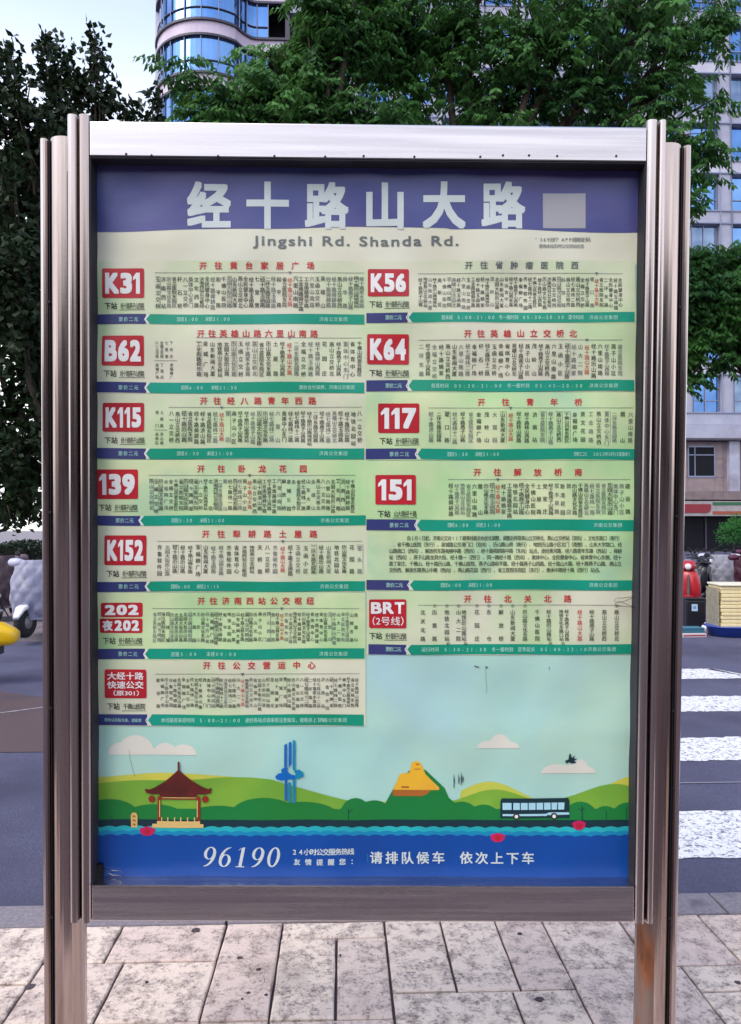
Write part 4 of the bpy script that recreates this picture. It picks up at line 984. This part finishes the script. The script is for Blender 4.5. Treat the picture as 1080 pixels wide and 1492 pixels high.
def leaves_np(pos, axis, nrm, ln, wd):
    """folded diamond leaves: base, side, tip, side"""
    side_ = np.cross(axis, nrm); side_ /= np.linalg.norm(side_, axis=1)[:, None] + 1e-9
    n2 = np.cross(side_, axis)
    a = pos; c_ = pos + axis * ln[:, None]; m_ = pos + axis * (ln * .45)[:, None] - n2 * (wd * .18)[:, None]
    b = m_ + side_ * (wd * .5)[:, None]; d = m_ - side_ * (wd * .5)[:, None]
    V = np.stack([a, b, c_, d], 1).reshape(-1, 3); k = np.arange(len(pos)) * 4
    F = np.concatenate([np.stack([k, k + 1, k + 2], 1), np.stack([k, k + 2, k + 3], 1)]); return V, F
def unit(v): return v / (np.linalg.norm(v, axis=1)[:, None] + 1e-9)
def make_tree(label, base, lobes, leafm, n_cl, mode, trunk_r=.16, name='street_tree', group=None, fork=.35, density_shell=.6):
    """lobes: (centre Vector, radius xyz). Trunk and limbs run to every lobe; leaf clusters fill the lobes"""
    root = empty(name, base, 0, label, 'tree', group); bv = Vector(base)
    bm = bmesh.new(); top = sum((l[0] for l in lobes), Vector()) / len(lobes)
    zmin = min(l[0].z - l[1][2] for l in lobes)
    fk = Vector((0, 0, max(2.2, (zmin - bv.z) * .95 + .2) if name != 'shrub' else .5))
    tube(bm, [(0, 0, -.1), (0, 0, .25), (.04, .02, fk.z * .5), tuple(fk)], [trunk_r * 1.35, trunk_r, trunk_r * .9, trunk_r * .8], 10)
    vols = np.array([l[1][0] * l[1][1] * l[1][2] for l in lobes]) ** .72; vols /= vols.sum()
    cl_pos = []; cl_c = []
    for (c_, rad), vv in zip(lobes, vols):
        n = max(3, int(n_cl * vv)); d = unit(rng.normal(size=(n, 3))); r = rng.random(n) ** (1 / 3 if density_shell < .5 else .42)
        p = np.array(c_)[None] + d * r[:, None] * np.array(rad)[None] * (1 + .22 * rng.normal(size=(n, 1)).clip(-1, 1.6)); cl_pos.append(p)
        cl = c_ - bv; mid = fk.lerp(cl, .5) + Vector((random.uniform(-.3, .3), random.uniform(-.3, .3), -.1 * cl.z * .3 + .2))
        rr = trunk_r * .5 * min(1, max(rad) / 1.4 + .25)
        tube(bm, [tuple(fk * .97), tuple(fk.lerp(mid, .5)), tuple(mid), tuple(mid.lerp(cl, .5) + Vector((.05, .05, .08))), tuple(cl)], [rr, rr * .85, rr * .65, rr * .45, rr * .25], 6)
        for k in range(min(26, n // 2 + 2)):
            q = Vector(p[random.randrange(n)]) - bv; s = mid.lerp(cl, random.uniform(.45, 1))
            mm = s.lerp(q, .5) + Vector((random.uniform(-.15, .15), random.uniform(-.15, .15), random.uniform(0, .2)))
            tube(bm, [tuple(s), tuple(mm), tuple(q)], [rr * .26, rr * .17, .006], 4)
    obj('trunk', bm, bark, root, True)
    P = np.concatenate(cl_pos); n = len(P)
    if mode == 'frond':          # drooping compound leaves, several to a cluster
        K = 7; P = np.repeat(P, K, 0) + rng.normal(size=(n * K, 3)) * .085
        out = rng.normal(size=(len(P), 3)); out[:, 2] *= .3; out = unit(out)
        ax = unit(out * .8 + np.array([0, 0, -.75]) + rng.normal(size=out.shape) * .15)
        m_ = 4; V = []; 
        allp = []; alla = []; alln = []; ll = []; wl = []
        for j in range(m_):
            for sg in (-1, 1):
                t = .06 + .065 * j; sd = unit(np.cross(ax, np.array([[0, 0, 1.0]])))
                pos = P + out * (t * .6) + ax * (t * .6)
                a_ = unit(sd * sg * .75 + ax * .55 + np.array([[0, 0, -.55]]) + rng.normal(size=P.shape) * .12)
                nn = unit(np.cross(a_, ax) * sg + rng.normal(size=P.shape) * .35)
                allp.append(pos); alla.append(a_); alln.append(nn); ll.append(rng.uniform(.11, .17, len(P))); wl.append(rng.uniform(.045, .07, len(P)))
        V, F = leaves_np(np.concatenate(allp), np.concatenate(alla), np.concatenate(alln), np.concatenate(ll), np.concatenate(wl))
    else:                        # broad leaves round short twigs
        K = 20 if mode == 'broad' else 11; P = np.repeat(P, K, 0) + rng.normal(size=(n * K, 3)) * (.115 if mode == 'broad' else .07)
        ax = unit(rng.normal(size=P.shape) + np.array([0, 0, -.35])); nn = unit(rng.normal(size=P.shape) + np.array([0, 0, .8]))
        s = .165 if mode == 'broad' else .05
        V, F = leaves_np(P, ax, nn, rng.uniform(s * .8, s * 1.25, len(P)), rng.uniform(s * .55, s * .85, len(P)))
    V = V - np.array(base)[None]
    cr = obj('crown', np_mesh('crown', V, F), leafm, root); cr['kind'] = 'stuff'
    return root
def lobe(px, py, rx, ry, Y, ryd=None):
    s = Y / FPX; return (at(px, py, Y), (rx * s, (ryd or (rx + ry) / 2) * s, ry * s))

# tree A: rises behind the left half of the board, leaning branches at its upper left
Y1 = 11.2
LA = [lobe(300, 158, 40, 26, Y1), lobe(345, 150, 60, 34, Y1), lobe(392, 95, 34, 34, Y1), lobe(400, 160, 60, 40, Y1 + .3), lobe(455, 120, 55, 60, Y1 + .2), lobe(490, 40, 62, 62, Y1), lobe(445, 12, 28, 26, Y1 - .3),
      lobe(470, 190, 70, 50, Y1), lobe(330, 210, 60, 40, Y1), lobe(560, 60, 60, 70, Y1 + .5), lobe(540, 190, 60, 50, Y1), lobe(520, -70, 90, 60, Y1), lobe(262, 96, 20, 12, Y1), lobe(282, 130, 18, 12, Y1)]
make_tree('spreading green street tree with drooping leaves behind the left half of the board', (at(470, 773, Y1).x, Y1, .0), LA, leaf_front, 470, 'frond', .17, group='street trees across the road')
Y2 = 11.8
LB_ = [lobe(640, 60, 80, 90, Y2), lobe(720, 130, 95, 70, Y2), lobe(790, 40, 100, 80, Y2 - .4), lobe(860, 120, 100, 75, Y2), lobe(930, 50, 90, 80, Y2 - .2), lobe(970, 130, 60, 55, Y2), lobe(1000, 40, 60, 50, Y2), lobe(1045, 25, 34, 30, Y2),
       lobe(700, -80, 150, 90, Y2), lobe(880, -90, 160, 90, Y2), lobe(1010, 205, 42, 40, Y2), lobe(1040, 145, 22, 18, Y2), lobe(1010, 260, 26, 36, Y2), lobe(600, 160, 50, 46, Y2), lobe(900, 210, 90, 50, Y2), lobe(740, 215, 100, 45, Y2), lobe(1036, 222, 16, 10, Y2), lobe(1018, 296, 22, 12, Y2)]
make_tree('larger green street tree with dense dark crown behind the right half of the board', (at(715, 773, Y2).x, Y2, .0), LB_, leaf_front, 610, 'frond', .2, group='street trees across the road')
Y3 = 13.5
LC = [lobe(1040, 420, 50, 50, Y3), lobe(1010, 395, 36, 36, Y3), lobe(1085, 400, 50, 46, Y3), lobe(1030, 470, 42, 36, Y3), lobe(1080, 480, 46, 34, Y3), lobe(1004, 500, 18, 40, Y3), lobe(1140, 440, 60, 60, Y3), lobe(985, 440, 40, 60, Y3), lobe(1005, 540, 14, 20, Y3), lobe(1070, 520, 30, 12, Y3)]
make_tree('smaller drooping street tree right of the board, below the upper office windows', (at(1110, 773, Y3).x, Y3, .0), LC, leaf_front, 400, 'frond', .12, group='street trees across the road')
# dark trees at the left
Y4 = 15.0
LD = [lobe(15, 330, 70, 110, Y4), lobe(-20, 210, 60, 90, Y4), lobe(20, 120, 30, 60, Y4), lobe(16, 78, 9, 22, Y4), lobe(60, 190, 40, 60, Y4), lobe(10, 470, 75, 90, Y4), lobe(50, 400, 50, 110, Y4), lobe(-60, 400, 90, 140, Y4),
      lobe(12, 590, 50, 40, Y4), lobe(-30, 640, 50, 60, Y4), lobe(15, 640, 45, 50, Y4 - .5), lobe(30, 690, 45, 50, Y4 - .5), lobe(-15, 740, 50, 34, Y4 - .5), lobe(30, 470, 50, 60, Y4 - .8), lobe(20, 380, 50, 60, Y4 - .8), lobe(60, 540, 40, 70, Y4), lobe(10, 690, 38, 32, Y4), lobe(45, 700, 28, 45, Y4), lobe(20, 745, 50, 24, Y4), lobe(95, 620, 40, 80, Y4)]
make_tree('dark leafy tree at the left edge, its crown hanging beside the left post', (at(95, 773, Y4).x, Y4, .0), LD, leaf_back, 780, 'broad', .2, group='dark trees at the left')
Y5 = 16.4
LE = [lobe(75, 110, 20, 50, Y5), lobe(72, 68, 7, 14, Y5), lobe(110, 130, 32, 44, Y5), lobe(150, 145, 24, 24, Y5), lobe(140, 90, 9, 34, Y5), lobe(138, 56, 4, 14, Y5), lobe(178, 156, 12, 14, Y5), lobe(190, 175, 20, 18, Y5), lobe(226, 150, 7, 14, Y5), lobe(222, 172, 10, 12, Y5),
      lobe(100, 210, 60, 50, Y5), lobe(150, 240, 70, 60, Y5), lobe(120, 340, 80, 80, Y5), lobe(60, 260, 50, 60, Y5), lobe(160, 420, 80, 90, Y5), lobe(90, 152, 22, 30, Y5)]
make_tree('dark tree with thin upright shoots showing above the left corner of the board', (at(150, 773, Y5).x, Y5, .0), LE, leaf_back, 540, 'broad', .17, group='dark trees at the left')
# shrub in front of the shopfront
Y6 = 24.0
make_tree('rounded bright green shrub in front of the dark shopfront at the right', (at(1072, 773, Y6).x, Y6, -.03), [lobe(1062, 775, 18, 14, Y6), lobe(1078, 768, 22, 16, Y6), lobe(1095, 780, 20, 18, Y6)], leaf_bush, 420, 'fine', .06, name='shrub')
# clipped dark hedge at the left
hx0, hx1, hy = at(-60, 773, 20).x, at(235, 773, 20).x, 20.0
hedge = empty('hedge', ((hx0 + hx1) / 2, hy, -.03), label='long dark clipped hedge behind the parked scooters at the left', cat='hedge')
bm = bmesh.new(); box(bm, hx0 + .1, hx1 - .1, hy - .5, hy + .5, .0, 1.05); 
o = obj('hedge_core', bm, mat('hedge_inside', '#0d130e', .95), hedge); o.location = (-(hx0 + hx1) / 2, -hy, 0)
n = 26000; P = np.column_stack([rng.uniform(hx0, hx1, n), rng.uniform(hy - .62, hy + .62, n), rng.uniform(.03, 1.0, n)])
P[:, 2] *= 1.13 + .10 * np.sin(P[:, 0] * 1.3) + .05 * np.sin(P[:, 0] * 3.7)
keep = (np.abs(P[:, 1] - hy) > .42) | (P[:, 2] > .95); P = P[keep]
V, F = leaves_np(P, unit(rng.normal(size=P.shape)), unit(rng.normal(size=P.shape)), np.full(len(P), .08), np.full(len(P), .05))
o = obj('foliage', np_mesh('foliage', V - np.array([(hx0 + hx1) / 2, hy, 0.0]), F), leaf_hedge, hedge); o['kind'] = 'stuff'

# ================================================================== PARKED SCOOTERS
plas = {}
def pm_(name, c, rough=.35, **k):
    if name not in plas: plas[name] = mat(name, c, rough, c2=c, scale=5, coat=.3 if rough < .5 else 0, **k)
    return plas[name]
tyrem = pm_('tyre_rubber', '#18171b', .8); rimm = mat('wheel_alloy', '#8c8c92', .4, .8); seatm = pm_('seat_vinyl', '#1b1a20', .55)
def scooter(loc, rz, body, label, apron=None, seat=seatm, shield_up=True, tail=0.0, group='parked electric scooters'):
    """length along local X, front at +X; ground at z = 0"""
    r = empty('electric_scooter', loc, rz, label, 'scooter', group)
    for x in (.58, -.55):
        bm = bmesh.new(); M = Matrix.Translation((x, 0, .21)) @ Matrix.Rotation(R(90), 4, 'X')
        lathe(bm, [(.12, -.05), (.185, -.055), (.208, -.03), (.212, 0), (.208, .03), (.185, .055), (.12, .05)], 20, M); fixn(bm)
        t = obj('wheel', bm, tyrem, r, True); bm = bmesh.new(); lathe(bm, [(.03, -.06), (.118, -.045), (.118, .045), (.03, .06)], 14, M); fixn(bm); obj('rim', bm, rimm, t)
    def loft(name, secs, m, sm=True):
        """secs: (x, half width, z low, z high) cross-sections with rounded corners"""
        bm = bmesh.new(); rings = []
        for (x, hw, z0, z1) in secs:
            zc, hz = (z0 + z1) / 2, (z1 - z0) / 2
            rings.append([bm.verts.new((x, hw * math.copysign(abs(math.cos(a)) ** .6, math.cos(a)), zc + hz * math.copysign(abs(math.sin(a)) ** .6, math.sin(a)))) for a in [2 * math.pi * (k + .5) / 14 for k in range(14)]])
        for A, B_ in zip(rings, rings[1:]):
            for k in range(14): bm.faces.new((A[k], A[(k + 1) % 14], B_[(k + 1) % 14], B_[k]))
        bm.faces.new(rings[0]); bm.faces.new(rings[-1][::-1]); fixn(bm); return obj(name, bm, m, r, sm)
    loft('rear_body', [(-.86, .05, .50, .56), (-.78, .11, .42, .62), (-.55, .15, .36, .66), (-.25, .15, .26, .62), (-.12, .13, .22, .5)], body)
    loft('footboard', [(-.3, .14, .18, .25), (0, .16, .18, .24), (.3, .15, .18, .25), (.38, .12, .22, .36)], body)
    loft('front_shield', [(.28, .17, .25, .5), (.33, .19, .32, .78), (.39, .17, .4, .88), (.45, .09, .5, .84)], body)
    loft('front_fender', [(.4, .06, .33, .40), (.55, .08, .40, .47), (.7, .07, .36, .43), (.8, .04, .26, .32)], body)
    loft('seat', [(-.80, .07, .64, .70), (-.6, .14, .65, .74), (-.3, .15, .63, .73), (-.02, .10, .60, .68), (.02, .05, .58, .64)], seat)
    bm = bmesh.new(); tube(bm, [(.6, 0, .21), (.5, 0, .5), (.40, 0, .9), (.37, 0, .98)], .025, 8)
    tube(bm, [(.3, -.34, .99), (.36, -.2, 1.0), (.38, 0, .97), (.36, .2, 1.0), (.3, .34, .99)], .016, 8); obj('handlebar', bm, pm_('black_metal', '#222226', .4), r, True)
    loft('headlight_pod', [(.30, .09, .88, 1.0), (.38, .12, .86, 1.03), (.46, .09, .88, .99), (.49, .05, .9, .96)], body)
    bm = bmesh.new(); lathe(bm, [(.055, 0), (.05, .02), (.02, .03)], 12, Matrix.Translation((.475, 0, .93)) @ Matrix.Rotation(R(90), 4, 'Y')); fixn(bm); obj('headlight', bm, pm_('lamp_lens', '#d8dade', .15), r, True)
    for s in (-1, 1):
        bm = bmesh.new(); tube(bm, [(.33, s * .22, 1.0), (.33, s * .27, 1.12)], .006, 5); m_ = obj('mirror', bm, tyrem, r)
        bm = bmesh.new(); lathe(bm, [(.026, -.008), (.034, 0), (.026, .008)], 12, Matrix.Translation((.33, s * .28, 1.12)) @ Matrix.Rotation(R(90), 4, 'Y') @ Matrix.Scale(1.4, 4, (0, 1, 0))); fixn(bm); obj('mirror_glass', bm, tyrem, m_, True)
    bm = bmesh.new(); tube(bm, [(-.62, .06, .22), (-.58, .2, .02)], .01, 5); obj('stand', bm, tyrem, r)
    bm = bmesh.new(); box(bm, -.90, -.885, -.09, .09, .30, .42, bev=.004); tube(bm, [(-.84, 0, .5), (-.88, 0, .40)], .012, 6); obj('number_plate', bm, pm_('plate_dark', '#26262c', .5), r)
    bm = bmesh.new(); tube(bm, [(-.5, -.12, .66), (-.86, -.13, .72), (-.92, 0, .73), (-.86, .13, .72), (-.5, .12, .66)], .012, 6); obj('grab_rail', bm, rimm, r, True)
    if tail: loft('tail_cowl', [(-.86 - tail, .07, .44, .53), (-.85 - tail * .85, .10, .40, .56), (-.84 - tail * .3, .13, .38, .62), (-.70, .145, .36, .64)], body)
    if apron:
        # quilted wind apron with hand muffs hanging over the front
        bm = bmesh.new(); NX, NZ = 26, 34; G = []
        for i_ in range(NZ + 1):
            z = 1.04 - .80 * i_ / NZ; rowv = []
            wv_ = .28 + .04 * math.sin(i_ / NZ * math.pi) - (.07 if i_ < 4 else 0)
            for j_ in range(NX + 1):
                s = -1 + 2 * j_ / NX
                q = .045 * abs(math.sin((s * 3.2 + z * 8) * math.pi / 2)) ** .5 * abs(math.sin((s * 3.2 - z * 8) * math.pi / 2)) ** .5
                x = .50 + .13 * math.sin(i_ / NZ * 2.6) - .20 * s * s + q + .012 * math.sin(7 * s + 9 * z)
                rowv.append(bm.verts.new((x, s * wv_, z)))
            G.append(rowv)
        for A, B_ in zip(G, G[1:]):
            for j_ in range(NX): bm.faces.new((A[j_], A[j_ + 1], B_[j_ + 1], B_[j_]))
        bmesh.ops.solidify(bm, geom=bm.faces[:], thickness=.02); fixn(bm)
        ap = obj('wind_apron', bm, apron, r, True)
        for s in (-1, 1):
            bm = bmesh.new(); M = Matrix.Translation((.36, s * .30, 1.0)) @ Matrix.Rotation(R(90), 4, 'X')
            lathe(bm, [(.02, -.11), (.05, -.09), (.062, -.02), (.055, .06), (.03, .09)], 12, M); fixn(bm); obj('hand_muff', bm, apron, ap, True)
    return r
quilt_w = mat('white_quilted_fabric', '#c0c0d2', .5, c2='#a8aac4', scale=6); quilt_b = mat('mauve_quilted_fabric', '#6d5c66', .7, c2='#5c4d58', scale=18)
quilt_m = mat('maroon_quilted_fabric', '#4d1c30', .45, c2='#64304a', scale=7); quilt_c = mat('cream_white_vinyl', '#dcdae2', .4, c2='#c8c6d0', scale=4)
cream_body = pm_('white_scooter_plastic', '#d4d4dc'); redb = pm_('red_scooter_plastic', '#b3202a'); blkb = pm_('black_scooter_plastic', '#1a1a22'); yel = pm_('yellow_scooter_plastic', '#e6b800')
mar = pm_('maroon_scooter_plastic', '#4a1a2c')
def gp(px, py, z=0.0): g_ = ground(px, py, z); return (g_.x, g_.y, z)
scooter(gp(72, 921, .06), R(-100), cream_body, 'scooter wearing a white quilted wind apron, nearest to the left post', apron=quilt_w)
scooter(gp(9, 900, .06), R(-80), cream_body, 'white scooter wearing a mauve brown quilted wind apron at the left edge', apron=quilt_b)
scooter(gp(-34, 906, .06), R(-95), pm_('blue_scooter_plastic', '#4a6a9c'), 'blue scooter behind the yellow one at the far left edge')
scooter(tuple(at(-136, 773, 7.6).xy) + (-.03,), R(184), yel, tail=.20, label= 'yellow scooter on the road, only its tail in view at the left edge', group=None)
scooter(gp(1006, 903, -.03), R(-118), redb, 'red scooter with black front beside the right post', seat=pm_('grey_seat_vinyl', '#77727c', .6))
scooter(gp(1004, 886, -.03), R(-60), blkb, 'black scooter standing behind the red one beside the right post')
scooter(gp(1052, 880, -.03), R(-125), cream_body, 'scooter with a smooth white apron behind the cream foam boards', apron=quilt_c)
scooter(gp(1080, 884, -.03), R(-95), mar, 'scooter with a maroon quilted apron behind the cream foam boards', apron=quilt_m)
scooter(gp(1018, 872, -.03), R(-100), blkb, 'second black scooter further back, between the red one and the white aproned one')
scooter(gp(1088, 862, -.03), R(-100), mar, 'maroon scooter at the right edge behind the others', apron=quilt_m)
scooter(tuple(at(1003, 773, 15.2).xy) + (-.03,), R(-70), blkb, 'black scooter in the far row directly beside the right post', group='far row of parked scooters')
scooter(tuple(at(1034, 773, 15.8).xy) + (-.03,), R(-110), cream_body, 'white scooter without an apron in the far row in front of the shop', group='far row of parked scooters')
scooter(tuple(at(1066, 773, 15.5).xy) + (-.03,), R(-95), redb, 'red scooter in the far row below the green shrub', group='far row of parked scooters')
# helmet resting on the red scooter
g_ = gp(1006, 903, -.03); bm = bmesh.new(); hp = Matrix.Translation((g_[0] + .02, g_[1] + .12, .78))
lathe(bm, [(.15, 0), (.155, .03), (.13, .035), (.125, .10), (.10, .17), (.05, .205), (.01, .21)], 20, hp @ Matrix.Scale(1.05, 4)); fixn(bm)
hm = empty('helmet', (g_[0] + .02, g_[1] + .12, .78), label='grey brimmed helmet lying on the red scooter seat beside the right post', cat='helmet')
o = obj('helmet_shell', bm, pm_('grey_helmet', '#8a8590', .5), hm, True); o.matrix_parent_inverse = Matrix.Translation(hm.location).inverted()
bm = bmesh.new(); lathe(bm, [(.162, -.02), (.166, -.005), (.16, .004)], 20, hp); fixn(bm); o = obj('helmet_band', bm, pm_('white_band', '#c9c6cf', .5), hm, True); o.matrix_parent_inverse = Matrix.Translation(hm.location).inverted()
# black cargo box with pale sticker beside the red scooter
p = ground(1009, 912, -.03)
cb = empty('black_crate', (p.x, p.y, -.03), R(-8), 'black upright box with a pale blue sticker in front of the red scooter', 'box')
obj('box_shell', mbox(-.13, .17, -.12, .14, 0, .42, bev=.02), blkb, cb); obj('box_lid', mbox(-.14, .18, -.13, .15, .421, .46, bev=.012), blkb, cb)
obj('sticker', mbox(-.045, .045, -.1225, -.1205, .25, .36), pm_('sticker_pale_blue', '#a9c3de', .5), cb)
obj('sticker_print', mbox(-.02, .02, -.1245, -.1226, .285, .33), pm_('sticker_blue', '#6d8fb8', .5), cb)
# goods laid on the ground
p = ground(1008, 927, -.03)
fb_ = empty('flat_carton', (p.x, p.y, -.03), R(6), 'low white and red carton on the ground at the foot of the right post', 'box')
obj('carton_tray', mbox(-.22, .16, -.12, .14, 0, .055, bev=.006), pm_('white_card', '#c9c0c4', .7), fb_); obj('carton_stripe', mbox(-.2, .14, -.123, -.1205, .018, .036), pm_('red_card', '#9c3a40', .7), fb_)
tb = empty('teal_box', (p.x, p.y + .02, .026), R(3), 'flat teal box lying on top of the white and red carton', 'box')
obj('box_shell', mbox(-.2, .15, -.1, .1, 0, .06, bev=.008), pm_('teal_card', '#2c5f73', .6), tb); obj('box_lid', mbox(-.205, .155, -.105, .105, .0605, .075, bev=.004), pm_('teal_card_lid', '#386e80', .6), tb)
p = ground(1030, 922, -.03)
bm = bmesh.new()
bmesh.ops.create_icosphere(bm, subdivisions=3, radius=1)
for v in bm.verts:
    c_ = v.co; k = 1 + .18 * math.sin(5 * c_.x + 3 * c_.y) * math.sin(4 * c_.z + 1) + .1 * math.sin(9 * c_.y + 7 * c_.z)
    v.co = Vector((c_.x * .085 * k, c_.y * .07 * k, max(0, (c_.z + .75)) * .062 * k + (.03 if c_.z > .9 else 0)))
bagr = empty('plastic_bag', (p.x, p.y, -.03), label='small crumpled white plastic bag on the asphalt left of the blue basin', cat='bag'); obj('bag_body', bm, pm_('white_bag_plastic', '#d9d8e0', .4), bagr, True)
bm = bmesh.new(); tube(bm, [(-.02, 0, .08), (-.03, 0, .13), (.01, 0, .16), (.03, 0, .12), (.02, 0, .08)], .006, 6); obj('bag_handle', bm, pm_('white_bag_plastic', '#d9d8e0', .4), bagr, True)
# blue basin with the stack of cream foam boards
p = ground(1076, 930, -.03); sx, sy = p.x + .02, p.y + .28
bas = empty('plastic_basin', (sx + .05, sy, -.03), R(0), 'shallow blue plastic basin under the stack of cream foam boards', 'basin')
bm = bmesh.new(); Mb = Matrix.Scale(1.25, 4, (1, 0, 0))
lathe(bm, [(.2, 0), (.27, .01), (.30, .13), (.325, .14), (.325, .15), (.29, .15), (.26, .025), (.19, .02)], 28, Mb); fixn(bm); obj('basin_shell', bm, pm_('blue_basin_plastic', '#1c3f9a', .35), bas, True)
bm = bmesh.new(); lathe(bm, [(.322, .139), (.334, .143), (.334, .153), (.322, .156)], 28, Mb); fixn(bm); obj('basin_rim', bm, pm_('blue_basin_plastic', '#1c3f9a', .35), bas, True)
foam = mat('cream_foam', '#d9c897', .7, c2='#e0d2a8', scale=9, bump=.002, bscale=50); foam_s = mat('pale_film_wrap', '#c9c3b0', .5, c2='#b4ae9d', scale=12, bump=.004, bscale=16)
names = ['lowest', 'second lowest', 'third from the bottom', 'fourth from the bottom', 'fifth from the bottom', 'middle', 'fifth from the top', 'fourth from the top', 'third from the top', 'second from the top', 'topmost']
z = .125; RZ = R(-7)
for k in range(11):
    th = .047; nm = names[k]
    o = obj('foam_board', mbox(-.30, .56, -.25, .25, 0, th, bev=.009), foam); o.location = (sx + .10 + random.uniform(-.008, .008), sy + random.uniform(-.008, .008), z); o.rotation_euler = (0, 0, RZ + R(random.uniform(-1, 1)))
    tag(o, nm + ' cream foam board of the stack at the right edge', 'foam board', 'cream foam boards stacked on the blue basin'); z += th + .0055
o = obj('plastic_sheet', mbox(-.32, .57, -.265, .26, 0, .03, bev=.012), pm_('cream_white_sheet', '#d9d4c0', .6)); o.location = (sx + .10, sy, z + .001); o.rotation_euler = (0, 0, RZ); tag(o, 'cream white padded sheet covering the top of the foam board stack', 'cover')
bm = bmesh.new(); NX, NZ = 14, 12; G = [[bm.verts.new((-.325 - .012 * abs(math.sin(i_ * 1.7 + j_)), -.26 + .52 * j_ / NX, z - .03 - .56 * i_ / NZ)) for j_ in range(NX + 1)] for i_ in range(NZ + 1)]
for A, B_ in zip(G, G[1:]):
    for j_ in range(NX): bm.faces.new((A[j_], A[j_ + 1], B_[j_ + 1], B_[j_]))
bmesh.ops.solidify(bm, geom=bm.faces[:], thickness=.006); fixn(bm)
o = obj('film_wrap', bm, foam_s); o.location = (sx + .10, sy, 0); o.rotation_euler = (0, 0, RZ); tag(o, 'crinkled pale film hanging down the left side of the foam board stack', 'cover')
print('polys', sum(len(o.data.polygons) for o in bpy.data.objects if o.type == 'MESH'))

added_row = empty('added_shop_row', (0, -17, 0), label='brown two storey shop row added unseen behind the camera for the steel to reflect', cat='building')  # added out of view so the steel frame mirrors a dark brown band
added_brick = mat('added_row_brown_brick', '#5d4a42', .85, c2='#4c3c37', scale=3)
obj('added_row_wall', mbox(-45, 45, -6, 0, 0, 6.6), added_brick, added_row); obj('added_row_roof_edge', mbox(-45.3, 45.3, -6.2, .3, 6.602, 6.9), trim, added_row)
wmesh = None
for fl in (0, 1):
    for k in range(22):
        x = -43 + k * 4
        bm = mbox(x, x + 2.6, .0, .06, .4 + fl * 3.3, 2.7 + fl * 3.1); o = obj('window', bm, framem, added_row); obj('pane', mbox(x + .1, x + 2.5, .062, .07, .5 + fl * 3.3, 2.6 + fl * 3.1), glassd, o)  # windows and panes of the added unseen row
